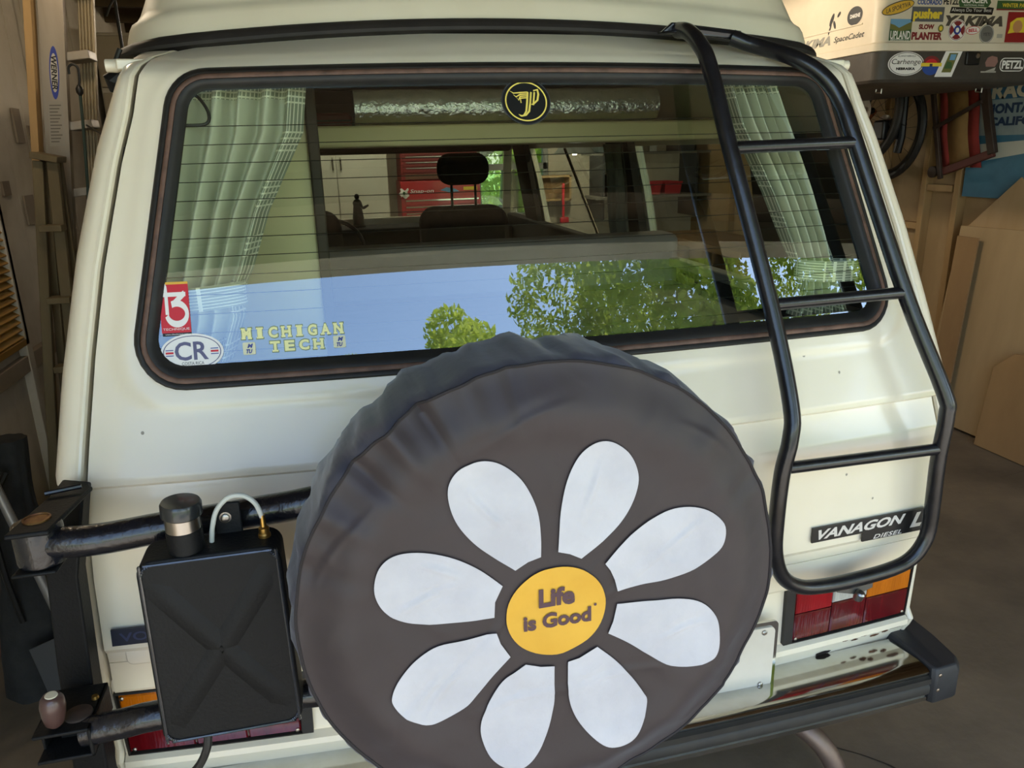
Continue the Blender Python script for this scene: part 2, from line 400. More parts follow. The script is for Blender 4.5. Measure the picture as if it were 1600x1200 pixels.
# left badge: dark plate with letters
m = MB(); fnb = lambda u, v, d=0: (u, -.019+.06*.5+.07*(abs(u)-.72)-.004+d, v)
m.prism([(-.850, .866), (-.60, .866), (-.60, .899), (-.848, .899)], fnb, .004)
m.text('VOLKSWAGEN', lambda u, v: (fnb(u, v)[0], fnb(u, v)[1]-.0008, v), width=.226, height=.018, x=-.722, y=.8825, mi=1, bold=.02)
m.obj('badge', [mat('faded_navy_plate', '#20222e', .5), mat('worn_navy_letters', '#343750', .45)], tailgate, smooth=False, label='faded dark name plate with blue-black letters')
# right badge
m = MB()
m.prism([(.546, .8715), (.680, .8715), (.680, .850), (.858, .850), (.856, .904), (.546, .906)], fnb, .004)
fl2 = lambda u, v: (u, fnb(u, v)[1]-.0008, v)
m.text('VANAGON', fl2, width=.232, height=.0235, x=.676, y=.889, mi=1, bold=.035, shear=.35)
m.text('DIESEL', fl2, width=.078, height=.0105, x=.748, y=.8575, mi=1, bold=.02, shear=.3, space=1.1)
m.text('L', fl2, width=.032, height=.036, x=.824, y=.880, mi=1, bold=.05, shear=.35)
m.obj('badge', [BLACK, mat('silver_letters', '#c9c7c2', .35, .3)], tailgate, smooth=False, label='black badge with silver slanted letters')
for x, z in ((-.748, 1.25), (-.20, 1.2), (.62, 1.02), (.70, .95), (.75, 1.05), (.52, 1.28), (.6, 1.24)):
    MB().fan(ell(.0035*rnd.uniform(.5, 1), .003, 8), lambda u, v, x=x, z=z: (x+u, ysf(x+u, z+v)-.0008, z+v), 1).obj('paint_chip', mat('grey_chip', '#9a9384', .7), tailgate, smooth=False)

# lower rear panel
def lowfn(u, v): z = .46+(.752-.46)*v; x = (2*u-1)*.880; return (x, ysf(x, min(z, .742)), z)
zl = sorted([.46, .50, .53, .555, .566, .573, .580, .588, .62, .68, .742, .760]); lv = []; NL = 80
for z in zl:
    for i in range(NL+1): x = (2*i/NL-1)*.884; lv.append((x, ysf(x, min(z, .742)), z))
lp = MB().add(lv, [(j*(NL+1)+i, j*(NL+1)+i+1, (j+1)*(NL+1)+i+1, (j+1)*(NL+1)+i) for j in range(len(zl)-1) for i in range(NL)]).obj('lower_rear_panel', PAINT, van, angle=28)
RUST = mat('rust', '#6a4026', .9, c2='#3d2518', scale=60)
for x, z, a, b in ((.655, .527, .022, .006), (.765, .556, .012, .0035), (.785, .560, .009, .003), (.80, .545, .014, .004), (.74, .548, .010, .003), (.85, .563, .02, .003), (.83, .55, .01, .004), (.71, .553, .008, .002), (.50, .535, .012, .002)):
    o = [(x+a*math.cos(t)*(1+.35*noise.noise((t*1.3, x*40, 0))), z+b*math.sin(t)*(1+.5*noise.noise((t*1.7, z*40, 3)))) for t in [2*PI*k/18 for k in range(18)]]
    MB().fan(o, lambda u, v: (u, ysf(u, v)-.0012, v), 2).obj('rust_spot', RUST if a < .02 or z > .55 else mat('rust_hole', '#1c120c', .9), lp, smooth=False)
# rear quarter panels (corner pillar with rolled seam lip and the body corner)
RC = .075
qz = sorted(set([.46+(.02)*k for k in range(72)]+[1.145, 1.150, 1.154, 1.158, 1.163, 1.168, 1.172, 1.895]))
qz = [z for z in qz if z <= 1.8951]
for sg in (-1, 1):
    v = []; ncol = None
    for z in qz:
        xs = (seamx(z) if z > .743 else .882)+.004; w = halfw(z); col = []
        e = w-RC
        if xs > e-.002: e = xs+.002
        r = w-e
        y0 = ysf(xs, min(z, .742) if z < .75 else z)
        col += [(xs, y0+.035), (xs, y0+.004), (xs+.003, y0-.001), (xs+.007, y0-.003), (xs+.012, y0-.001)]
        xa = xs+.012
        for k in range(1, 9):
            x = xa+(e-xa)*k/8 if e > xa else xa+.0002*k
            col.append((x, ysf(x, z)))
        xe, ye = col[-1]
        rr = max(w-xe, .004)
        for k in range(1, 11):
            t = PI/2*k/10; col.append((xe+rr*math.sin(t), ye+RC*(1-math.cos(t))))
        for yy in (.30, .45, .62): col.append((w, max(yy, col[-1][1]+.02)))
        ncol = len(col); v += [(sg*x, y, z) for x, y in col]
    f = []
    for j in range(len(qz)-1):
        for i in range(ncol-1):
            q = (j*ncol+i, j*ncol+i+1, (j+1)*ncol+i+1, (j+1)*ncol+i); f.append(q if sg > 0 else q[::-1])
    MB().add(v, f).obj('quarter_panel', PAINT, van, angle=32)
    # side wall with window openings
    m = MB()
    for z0, z1, y0, y1 in ((.46, 1.27, .62, 4.15), (1.70, 1.895, .62, 3.8), (1.27, 1.70, .60, .70), (1.27, 1.70, 1.60, 1.80), (1.27, 1.70, 3.18, 3.42)):
        zz = [z0+(z1-z0)*k/8 for k in range(9)]; vv = []
        for z in zz: w = halfw(z); vv += [(sg*w, y0, z), (sg*w, y1, z), (sg*(w-.03), y1, z), (sg*(w-.03), y0, z)]
        ff = []
        for k in range(8):
            for a in range(4): q = (4*k+a, 4*k+(a+1) % 4, 4*k+4+(a+1) % 4, 4*k+4+a); ff.append(q if sg > 0 else q[::-1])
        ff += [(3, 2, 1, 0), (32, 33, 34, 35)]
        m.add(vv, ff)
    m.beam((sg*.845, 4.12, 1.25), (sg*.765, 3.68, 1.74), .05, .07)
    m.obj('side_panel', PAINT, van)
    for y0, y1 in ((.70, 1.60), (1.80, 3.18), (3.42, 3.85)):
        MB().add([(sg*(halfw(z)-.012), y, z) for z, y in ((1.27, y0), (1.27, y1+.2*(y1 > 3)), (1.70, min(y1, 3.72)), (1.70, y0))], [(0, 1, 2, 3)]).obj('side_window', GLASSD, van, smooth=False)
    # interior lining
    MB().box(min(sg*.80, sg*.86), max(sg*.80, sg*.86), .15, 3.9, .6, 1.29).obj('side_lining', DARKINT, van, bevel=.01)
    for y0, y1 in ((.25, .70), (1.58, 1.82), (3.16, 3.44)):
        MB().add([(sg*x, y, z) for z, x in ((1.28, .845), (1.72, .765)) for y in (y0, y1)]+[(sg*(x-.03), y, z) for z, x in ((1.28, .845), (1.72, .765)) for y in (y0, y1)], [(0, 1, 3, 2), (4, 6, 7, 5), (0, 2, 6, 4), (1, 5, 7, 3)]).obj('pillar_trim', DARKINT, van, smooth=False)
    MB().tube([(sg*.775, 2.50, 1.695), (sg*.835, 2.14, 1.28)], .007, 8).obj('window_divider', CHROME, van)
# front, roof
m = MB(); m.box(-.86, .86, 4.12, 4.2, .46, 1.27); m.add([(-.76, 3.7, 1.72), (.76, 3.7, 1.72), (.74, 3.55, 1.89), (-.74, 3.55, 1.89)], [(0, 1, 2, 3)])
m.obj('front_panel', PAINT, van, smooth=False)
MB().add([(-.83, 4.13, 1.26), (.83, 4.13, 1.26), (.755, 3.69, 1.73), (-.755, 3.69, 1.73)], [(0, 1, 2, 3)]).obj('windshield', GLASS, van, smooth=False)
m = MB()
def rooffn(u, v): x = (2*u-1)*.742; y = .39+.06*x*x+v*3.2; return (x, y, 1.930-.08*x*x)
m.grid(rooffn, 24, 10); m.obj('roof', PAINT, van)
# gutters with rubber bump stops at the rear corners
for sg in (-1, 1):
    m = MB(); m.tube([(sg*.742, .335, 1.866), (sg*.748, .36, 1.868), (sg*.748, 1.2, 1.872), (sg*.745, 3.6, 1.872)], .009, 8)
    m.box(min(sg*.705, sg*.755), max(sg*.705, sg*.755), .33, .37, 1.855, 1.874)
    m.obj('rain_gutter', PAINT, van, bevel=.003)
    MB().tube([(sg*.750, .352, 1.864), (sg*.758, .352, 1.864), (sg*.776, .352, 1.864)], [.0085, .012, .0115], 12).obj('gutter_end', PAINT, van)
m = MB(); m.tube([(-.765, .40, 1.855), (-.780, .40, 1.845), (-.782, .41, 1.825)], [.012, .016, .008], 10); m.tube([(-.76, .41, 1.90), (-.775, .41, 1.87)], .005, 8); m.obj('roof_clamp', BLACK, van)
# pop-up roof shell with its black rubber skirt
def plan(t, inset, y0, y1, hw):
    """rounded plan outline of the roof shell, t in 0..1 from left front round the rear to right front"""
    hw2 = hw-inset; r = .13; ya = y0+inset
    L1 = y1-ya-r; Lc = PI/2*r; L2 = 2*(hw2-r); tot = 2*L1+2*Lc+L2; s = t*tot
    if s < L1: return (-hw2, y1-s)
    s -= L1
    if s < Lc: a = s/r; return (-hw2+r-r*math.cos(a), ya+r-r*math.sin(a))
    s -= Lc
    if s < L2: x = -hw2+r+s; return (x, ya)
    s -= L2
    if s < Lc: a = s/r; return (hw2-r+r*math.sin(a), ya+r-r*math.cos(a))
    s -= Lc
    return (hw2, ya+r+s)
def roofz(x): return 1.938-.078*x*x
def shell(profile, name, material, nt=140, close=False):
    v = []
    for ins, dz in profile:
        for k in range(nt+1):
            x, y = plan(k/nt, ins, .385, 3.7, .785); v.append((x, y+.04*x*x, roofz(x)+dz))
    f = [(j*(nt+1)+i, j*(nt+1)+i+1, (j+1)*(nt+1)+i+1, (j+1)*(nt+1)+i) for j in range(len(profile)-1) for i in range(nt)]
    m = MB().add(v, f)
    if close:
        o = (len(profile)-1)*(nt+1); m.f.append([o+i for i in range(nt+1)]); m.m.append(0)
    return m.obj(name, material, van, angle=40)
shell([(.035, -.012), (.004, -.008), (-.006, -.002), (-.008, .004), (-.004, .012), (.002, .019), (.010, .0215), (.03, .022)], 'roof_skirt', mat('black_rubber_skirt', '#2a2521', .6, c2='#1f1b18', scale=18))
shell([(.012, .018), (.014, .03), (.020, .052), (.026, .064), (.034, .069), (.042, .082), (.060, .13), (.085, .18), (.13, .215), (.22, .235), (.34, .245), (.60, .25)], 'pop_top', mat('fibreglass_cream', '#d6ccb4', .5, c2='#cdc2a8', scale=3), close=True)
MB().box(-.45, .45, .46, 1.5, 1.966, 1.972).obj('roof_lining', mat('tan_lining', '#6b5a44', .9), van)

# rear window: glass, seal, trim, heating wires, stickers
def yg(x, z): return .044+.3764*(z-1.317)+.06*x*x+.010
rw = MB().grid(lambda u, v: ((2*u-1)*(hw_win(1.335+.503*v)-.006), yg((2*u-1)*(hw_win(1.335+.503*v)-.006), 1.335+.503*v), 1.335+.503*v), 60, 30).obj('rear_window', GLASSR, van, angle=180)
def ringband(levels, mats_idx, name, mats):
    m = MB(); L = [outline(d) for d, o in levels]; n = len(L[0]); v = []
    for (d, o), pts in zip(levels, L): v += [(x, ysf(x, z)-o, z) for x, z in pts]
    f = []; mi = []
    for j in range(len(levels)-1):
        f += [(j*n+k, j*n+(k+1) % n, (j+1)*n+(k+1) % n, (j+1)*n+k) for k in range(n)]; mi += [mats_idx[j]]*n
    m.add(v, f); m.m = mi
    return m.obj(name, mats, rw, angle=50)
ringband([(-.001, -.004), (-.002, .006), (.002, .011), (.007, .011), (.010, .007)], [0, 0, 0, 0], 'window_seal', RUBBER)
ringband([(.0085, .006), (.0095, .0105), (.0135, .0125), (.0175, .0105), (.0185, .006)], [0, 0, 0, 0], 'trim_insert', OLDTRIM)
ringband([(.0175, .004), (.0185, .010), (.023, .0095), (.029, .004), (.034, -.008), (.036, -.013)], [0]*5, 'window_seal', RUBBER)
for k in range(13):
    z = 1.752-.0318*k; h = hw_win(z)-.032
    MB().tube([(-h+2*h*i/24, yg(-h+2*h*i/24, z)+.003, z) for i in range(25)], .0007, 4).obj('heating_wire', mat('dark_wire', '#1c1d18', .6), rw, smooth=False)
m = MB(); m.tube(catmull([(-.63, .285, 1.815), (-.612, .28, 1.80), (-.60, .275, 1.775), (-.607, .27, 1.757), (-.645, .265, 1.755)], 6), .003, 6); m.obj('wire_lead', BLACK, rw)
def G(off): return lambda u, v: (u, yg(u, v)-off, v)
def stroke(m, pts, w, fn, mi=0):
    P = [Vector((p[0], p[1])) for p in pts]; v = []
    for i, p in enumerate(P):
        a = P[max(i-1, 0)]; b = P[min(i+1, len(P)-1)]; d = (b-a).normalized(); nn = Vector((-d.y, d.x))
        ww = w[i] if isinstance(w, (list, tuple)) else w
        v += [fn(*(p+nn*ww/2)), fn(*(p-nn*ww/2))]
    m.add(v, [(2*i, 2*i+1, 2*i+3, 2*i+2) for i in range(len(P)-1)], mi)
# red rectangle sticker
m = MB(); X0, X1, Z0, Z1 = -.7055, -.6565, 1.4065, 1.491
m.add([G(.001)(*p) for p in ((X0, Z0), (X1, Z0), (X1, Z1-.004), (X0, Z1-.004))], [(0, 1, 2, 3)])
m.add([G(.001)(*p) for p in ((X0, Z1-.004), (X1, Z1-.004), (X1, Z1), (X0, Z1))], [(0, 1, 2, 3)], 2)
m.add([G(.001)(*p) for p in ((X0+.001, Z0-.005), (X1, Z0-.005), (X1, Z0), (X0+.001, Z0))], [(0, 1, 2, 3)], 3)
tw = lambda u, v: G(.0018)(X0+(X1-X0)*u, Z0+(Z1-Z0)*v)
stroke(m, [(.16, .96), (.22, .90), (.235, .75), (.235, .36)], .115, tw, 1)
stroke(m, [(.03, .755), (.90, .755)], .085, tw, 1)
stroke(m, [(.86, .775), (.48, .575)], .12, tw, 1)
arc = [(.56+.345*math.cos(math.radians(a)), .375+.205*math.sin(math.radians(a))) for a in range(118, -171, -12)]
stroke(m, arc, .13, tw, 1)
m.text('TECHNIQUE', G(.0018), width=.044, height=.0045, x=(X0+X1)/2, y=Z0+.006, mi=1)
m.text('www.t3technique.com', G(.0018), width=.038, height=.003, x=(X0+X1)/2, y=Z0-.0025, mi=1)
m.obj('sticker', [RED, WHITE, GOLD, BLACK], rw, smooth=False, label='red rectangular sticker with large white lettering')
# oval country sticker
m = MB(); cx, cz = -.658, 1.3735
m.fan(ell(.0525, .0305, 40, cx, cz), G(.001), 2, 0); 
v = [G(.0016)(*p) for p in ell(.0485, .0272, 40, cx, cz)]+[G(.0016)(*p) for p in ell(.0470, .0260, 40, cx, cz)]
m.add(v, [(k, (k+1) % 40, (k+1) % 40+40, k+40) for k in range(40)], 1)
m.text('CR', G(.0018), width=.056, height=.031, x=cx-.001, y=cz+.002, mi=1, bold=.02)
m.text('COSTA RICA', G(.0018), width=.037, height=.0052, x=cx, y=cz-.0185, mi=2)
for sg in (-1, 1):
    for dz, mi in ((.0045, 3), (0, 4), (-.0045, 3)):
        w, h = (.0065, .0016) if mi == 4 else (.0065, .0007)
        m.add([G(.0018)(cx+sg*.0375+a*w, cz+dz+b*h) for a, b in ((-1, -1), (1, -1), (1, 1), (-1, 1))], [(0, 1, 2, 3)], mi)
m.obj('sticker', [WHITE, PURPLE, DGREY, DARKBLUE, RED], rw, smooth=False, label='white oval sticker reading CR COSTA RICA')
# see-through college lettering
m = MB()
def slab(m, s, x0, x1, z, h, mi_out, mi_in):
    n = len(s); step = (x1-x0)/n
    for i, ch in enumerate(s):
        for mi, b, off, k in ((mi_out, .085, .0012, 1.0), (mi_in, .045, .0018, .86)):
            ww = step*(.42 if ch == 'I' else .80)*k
            m.text(ch, G(off), width=ww, height=h*k, x=x0+step*(i+.5), y=z+.0, mi=mi, bold=b)
            if ch in 'MIHNTA':
                for dz in ((-1, 1) if ch in 'MIHN' else (-1,)):
                    hh = h*.16*k; ext = ww*.5+(.0012 if ch != 'I' else .002)*k
                    segs = [(-ext, ext)] if ch in 'IT' else [(-ext, -ww*.12), (ww*.12, ext)]
                    if ch == 'T': segs = [(-ww*.3, ww*.3)]
                    for a, b2 in segs:
                        zc = z+dz*(h*k/2-hh/2)
                        m.add([G(off+.0001)(x0+step*(i+.5)+a, zc-hh/2), G(off+.0001)(x0+step*(i+.5)+b2, zc-hh/2), G(off+.0001)(x0+step*(i+.5)+b2, zc+hh/2), G(off+.0001)(x0+step*(i+.5)+a, zc+hh/2)], [(0, 1, 2, 3)], mi)
slab(m, 'MICHIGAN', -.576, -.394, 1.3985, .0215, 0, 1)
slab(m, 'TECH', -.530, -.430, 1.3745, .0205, 0, 1)
for cx2, cz2 in ((-.562, 1.3735), (-.4055, 1.3755)):
    o = rrect(.0215, .0205, .002, 2)
    m.add([G(.0012)(cx2+a, cz2+b) for a, b in o], [list(range(len(o)))], 2)
    m.text('M', G(.0018), width=.010, height=.007, x=cx2+.002, y=cz2+.0045, mi=3, bold=.05, shear=.3)
    m.text('TU', G(.0018), width=.011, height=.007, x=cx2, y=cz2-.0045, mi=3, bold=.05, shear=.3)
m.obj('sticker', [mat('olive_outline', '#7f8c66', .6), CREAMY, mat('pale_sticker', '#d6d3b0', .6), DARKBLUE], rw, smooth=False, label='pale yellow block lettering in two rows')
# round black sticker with the winged letter
m = MB(); cx, cz = -.012, 1.7875; k0 = .0495; kz = .0435
m.fan(ell(k0, kz, 48, cx, cz), G(.001), 2, 0)
for ro, ri, mi in ((.99, .955, 2), (.845, .79, 1)):
    v = [G(.0018)(*p) for p in ell(k0*ro, kz*ro, 48, cx, cz)]+[G(.0018)(*p) for p in ell(k0*ri, kz*ri, 48, cx, cz)]
    m.add(v, [(k, (k+1) % 48, (k+1) % 48+48, k+48) for k in range(48)], mi)
lp2 = lambda u, v: G(.002)(cx+k0*u, cz+kz*v)
for d in (0, .13):
    stroke(m, [(.10+d, .40), (.03+d, -.05), (-.04+d*.9, -.42), (-.14+d*.6, -.58), (-.26+d*.3, -.62), (-.36, -.54)], [.07, .075, .075, .07, .06, .02], lp2, 1)
    stroke(m, [(.24+d, .40), (.19+d, .12), (.14+d, -.16)], .065, lp2, 1)
stroke(m, [(.33, .46), (.50, .50), (.52, .30), (.46, .05), (.30, -.10), (.20, -.13)], [.05, .09, .08, .08, .06, .04], lp2, 1)
for q, (ya, yb2) in enumerate(((.40, .36), (.32, .20), (.24, .06), (.16, -.06))):
    stroke(m, [(.10-.02*q, ya), (-.22, ya-.02), (-.48+.09*q, yb2), (-.62+.13*q, yb2+.10)], [.05, .06, .05, .015], lp2, 1)
m.obj('sticker', [BLACK, mat('gold_print', '#e5cf62', .5), DGREY], rw, smooth=False, label='round black sticker with a gold winged letter in a ring')
# tail lights
AMBER = mat('amber_lens', '#b9650c', .18, c2='#a85a09', scale=30, coat=.5, bump=.25, bscale=170, stretch=(1, 1, .12))
REDL = mat('red_lens', '#5c0a10', .14, c2='#4a080d', scale=30, coat=.6, bump=.15, bscale=170, stretch=(1, 1, .12))
REDB = mat('bright_red_lens', '#8e0f16', .14, c2='#780c12', scale=25, coat=.6, bump=.2, bscale=170, stretch=(1, 1, .12))
CLEARL = mat('clear_ribbed_lens', '#b9b6ae', .15, c2='#97948d', scale=25, coat=.6, bump=.4, bscale=150, stretch=(1, 1, .1))
for sg in (-1, 1):
    def tl(x, z, o): return (sg*x, ysf(x, min(z, .742))-o, z)
    m = MB()
    o = [(.526, .591), (.876, .591), (.880, .737), (.521, .739)]
    v = []
    NN = 14
    fr2 = []
    for (a, b) in zip(o, o[1:]+o[:1]):
        for k in range(NN): t = k/NN; fr2.append((a[0]+(b[0]-a[0])*t, a[1]+(b[1]-a[1])*t))
    n = len(fr2); cx = sum(p[0] for p in fr2)/n; cz = sum(p[1] for p in fr2)/n
    v = [tl(x, z, 0) for x, z in fr2]+[tl(x, z, .012) for x, z in fr2]+[tl(x+(.022 if x < .55 else (.004 if x > .86 else 0)*-1)*(1), z+(.004 if z < .6 else (-.003 if z > .73 else 0)), .014) for x, z in fr2]
    v += [tl(x+(.026 if x < .55 else (.006 if x > .86 else 0)*-1), z+(.006 if z < .6 else (-.005 if z > .73 else 0)), .004) for x, z in fr2]
    f = [(j*n+k, j*n+(k+1) % n, (j+1)*n+(k+1) % n, (j+1)*n+k) for j in range(3) for k in range(n)]
    m.add(v, f if sg > 0 else [q[::-1] for q in f])
    t = m.obj('tail_light', RUBBER, van, angle=40, label='black framed tail light, '+('right' if sg > 0 else 'left')+' side')
    def cell(x0, x1, z0, z1, ma, lab=None, d=.013, g=.0012):
        mm = MB(); NX = 8; v = []
        for o_, ins in ((0, 0), (d-.003, 0), (d, .003)):
            for (x, z) in [(x0+g+ins+(x1-x0-2*g-2*ins)*i/NX, z0+g+ins) for i in range(NX)]+[(x1-g-ins, z0+g+ins+(z1-z0-2*g-2*ins)*i/4) for i in range(4)]+[(x1-g-ins-(x1-x0-2*g-2*ins)*i/NX, z1-g-ins) for i in range(NX)]+[(x0+g+ins, z1-g-ins-(z1-z0-2*g-2*ins)*i/4) for i in range(4)]:
                v.append(tl(x, z, o_))
        n = 2*NX+8; f = [(j*n+k, j*n+(k+1) % n, (j+1)*n+(k+1) % n, (j+1)*n+k) for j in range(2) for k in range(n)]
        cap = []
        # front face as strips
        base = 2*n
        for i in range(NX):
            a = base+i; b = base+i+1; top = lambda i: base+NX+4+(NX-i)
            cap.append((a, b, top(i+1) if i+1 > 0 else 0, top(i)))
        f += cap
        mm.add(v, f if sg > 0 else [q[::-1] for q in f]).obj('lens', ma, t, angle=40, label=lab)
    cell(.550, .650, .668, .733, REDB, 'bright red lens'); cell(.650, .748, .677, .733, CLEARL, 'clear ribbed reversing lens'); cell(.748, .873, .668, .733, AMBER, 'amber indicator lens')
    cell(.548, .650, .598, .668, REDL, 'dark red lens'); cell(.650, .748, .598, .677, REDL, 'dark red lens'); cell(.748, .873, .598, .668, REDL, 'dark red lens')
    for x, z in ((.558, .727), (.556, .604), (.866, .726), (.862, .606)):
        MB().lathe(tl(x, z, .012), (0, -1, 0), [(.004, 0), (.004, .003), (.002, .004)], 10).obj('screw', STEEL, t)
# licence plate frame beside the wheel
m = MB(); fnp = lambda u, v, d=0: (u, .028-.004+d+.06*u*u*0, v)
m.prism(rrect(.325, .178, .012, 4), lambda u, v, d: (.325+u, .001+d, .598+v), .006, 0)
m.prism(rrect(.305, .155, .012, 4), lambda u, v, d: (.325+u, -.003+d, .598+v), .004, 1)
for x, z in ((.20, .665), (.45, .665), (.45, .53), (.20, .53)): m.lathe((x, -.003, z), (0, -1, 0), [(.006, 0), (.006, .003), (.003, .005)], 10, 2)
m.obj('licence_plate', [CHROME, mat('pale_plate', '#c9c2b4', .4, c2='#bcb4a5', scale=8), STEEL], van, label='pale licence plate in a chrome frame half hidden by the wheel')

# bumper
bp = MB()
prof = [(.055, .505), (.05, .522), (-.05, .530), (-.078, .5285), (-.084, .524), (-.084, .516), (-.080, .512)]
def sweep(profile, xs, off=lambda x: .03*x*x):
    v = []
    for x in xs:
        for y, z in profile: v.append((x, y+off(x), z))
    n = len(profile); return v, [(i*n+k, i*n+k+1, (i+1)*n+k+1, (i+1)*n+k) for i in range(len(xs)-1) for k in range(n-1)]
XS = [-.85+1.7*i/40 for i in range(41)]
bp.add(*sweep(prof, XS)); bp.add(*sweep([(-.080, .462), (-.086, .458), (-.085, .446), (-.07, .440), (-.03, .438)], XS))
bumper = bp.obj('bumper', CHROME, van, angle=50, label='chrome rear bumper with black rubber strip')
MB().add(*sweep([(-.082, .5135), (-.092, .511), (-.093, .498), (-.088, .493), (-.092, .488), (-.092, .470), (-.082, .460)], XS)).obj('rubber_strip', RUBBER, bumper, angle=40)
for sg in (-1, 1):
    pl2 = [(.852, .075), (.852, -.086), (.860, -.096), (.925, -.090), (.945, -.066), (.955, .02), (.957, .24), (.930, .24), (.920, .10)]
    m = MB(); v = [(sg*x, y+.02, z) for z in (.440, .452, .520, .536) for x, y in [((p[0]+(.004 if z in (.440, .536) and p[0] < .9 else (-.006 if z in (.440, .536) else 0))), p[1]+(.006 if z in (.440, .536) and p[1] < 0 else 0)) for p in pl2]]
    n = len(pl2); f = [(j*n+k, j*n+(k+1) % n, (j+1)*n+(k+1) % n, (j+1)*n+k) for j in range(3) for k in range(n)]+[list(range(n))[::-1], [3*n+k for k in range(n)]]
    if sg > 0: f = [q[::-1] for q in f]
    ec = m.add(v, f).obj('end_cap', mat('black_plastic', '#2b2b2d', .55, c2='#242426', scale=20, bump=.05), bumper, bevel=.004)
    for z in (.520, .480): MB().lathe((sg*.868, -.074, z), (0, -1, 0), [(.005, 0), (.005, .002), (.002, .003)], 10).obj('rivet', STEEL, bumper)
# exhaust
MB().tube(catmull([(.30, .6, .33), (.48, .36, .31), (.60, .20, .29), (.68, .10, .25), (.72, .06, .19), (.73, .05, .12)], 6), .026, 14).obj('exhaust_pipe', mat('rusty_steel_pipe', '#6d5c55', .5, .6, c2='#84705f', scale=12), van)
MB().box(-.5, .5, .35, 3.9, .32, .47).obj('underbody', DARKINT, van)
for sx in (-.72, .72):
    for y in (1.0, 3.4):
        m = MB(); m.lathe((sx-.09, y, .32), (1, 0, 0), [(.20, 0), (.30, .0), (.32, .03), (.32, .15), (.30, .18), (.20, .18)], 28); m.obj('road_wheel', RUBBER, van)
# interior
m = MB(); m.box(-.80, -.43, .47, 1.02, .95, 1.86); w = m.obj('wardrobe', CREAMLAM, van, bevel=.006, label='cream laminate wardrobe behind the left curtain')
m = MB(); m.box(-.432, -.408, .455, 1.03, .95, 1.88); m.obj('edge_trim', mat('dark_brown_edge', '#3a3128', .6), w, bevel=.004)
MB().box(-.43, .76, .90, 1.55, 1.715, 1.770).obj('bunk_board', CREAMLAM, van, bevel=.006, label='cream edge of the upper bunk board')
MB().box(-.80, .80, 1.5, 3.75, 1.86, 1.90).obj('headliner', DARKINT, van)
MB().box(-.76, .76, 3.55, 3.72, 1.69, 1.88).obj('header_trim', DARKINT, van, bevel=.02)
MB().box(-.78, .80, .12, 1.25, 1.0, 1.24).obj('rear_mattress', BEDCLOTH, van, bevel=.03, seg=4)
m = MB(); m.box(-.78, .80, 1.22, 1.36, 1.0, 1.405); m.obj('bench_backrest', BEDCLOTH, van, bevel=.03, seg=4)
m = MB(); m.box(.76, .805, .2, 1.6, 1.29, 1.32); m.obj('side_ledge', mat('grey_ledge', '#8a847c', .6), van, bevel=.005)
m = MB(); m.box(-.8, .8, 3.72, 4.10, 1.0, 1.235); m.obj('dashboard', SEATC, van, bevel=.04, seg=4)
for sx in (-.57, .335):
    m = MB(); o = rrect(.50, .62, .09, 6); m.prism(o, lambda u, v, d: (sx+u*(1-.12*max(0, v)), 2.86+.10*v/.6+d, 1.10+v), .13); s = m.obj('front_seat', SEATC, van, bevel=.03, seg=3)
    if sx < 0: continue
    m = MB(); o = rrect(.275, .165, .07, 6); m.prism(o, lambda u, v, d: (sx+u, 2.88+d, 1.605+v), .09); m.obj('headrest', SEATC, s, bevel=.02, seg=3)
    for dx in (-.065, .065): MB().tube([(sx+dx, 2.93, 1.36), (sx+dx, 2.93, 1.56)], .007, 8).obj('headrest_post', BLACK, s)
m = MB(); m.tube([(-.38+.19*math.cos(t), 3.55+.06*math.sin(t), 1.14+.17*math.sin(t)) for t in [2*PI*k/32 for k in range(32)]], .013, 8, closed=True); m.obj('steering_wheel', BLACK, van)
# folded grey curtain at the side window
def foldfn(u, v): z = 1.71-.43*v; x = .745+.05*v+.018*math.sin(u*5*PI)+.01*math.sin(v*6); return (x-.02, 1.62+.20*u+.015*math.sin(v*5), z)
MB().grid(foldfn, 30, 16).obj('side_curtain', mat('grey_side_curtain', '#7c7a6e', .9, c2='#55544b', scale=20, stretch=(1, 1, .1)), van)

# ------------------------------------------------------------------ spare wheel in its printed cover
WC = (-.147, 1.07); SCX, SCZ, SR = -.150, 1.090, .3455
spare = thing('spare_wheel', 'spare wheel in dark cloth cover printed with a white daisy', 'spare wheel', (-.147, -.30, .72))
def rim(t):
    """seam radius of the cover at angle t"""
    return SR*(1+.006*noise.noise((math.cos(t)*3.1, math.sin(t)*3.1, 0))+.004*noise.noise((math.cos(t)*8, math.sin(t)*8, 4)))
def pucker(x, z):
    t = math.atan2(z-SCZ, x-SCX); r = math.hypot(x-SCX, z-SCZ)/SR
    up = sstep(-.3, .9, math.sin(t))
    a = noise.noise((math.cos(t)*5, math.sin(t)*5, 2.2))
    ridge = 0
    for ta, wd, am in ((2.62, .05, 1.0), (2.40, .035, -1.2), (2.22, .045, 1.3), (2.08, .03, -1.0), (1.90, .05, .8), (1.72, .03, -.6), (2.85, .05, -.7), (.75, .06, .5), (.45, .05, -.6)):
        ridge += am*math.exp(-((t-ta)/wd)**2)
    g = sstep(.70, .99, r)
    return .0065*a*g+.012*ridge*g*(.35+.65*up)+.0026*noise.noise((x*9, z*9, 5))+.0016*noise.noise((x*22+z*12, z*12-x*6, 7))+.0012*abs(noise.noise((x*16-z*9, z*11+x*5, 9)))
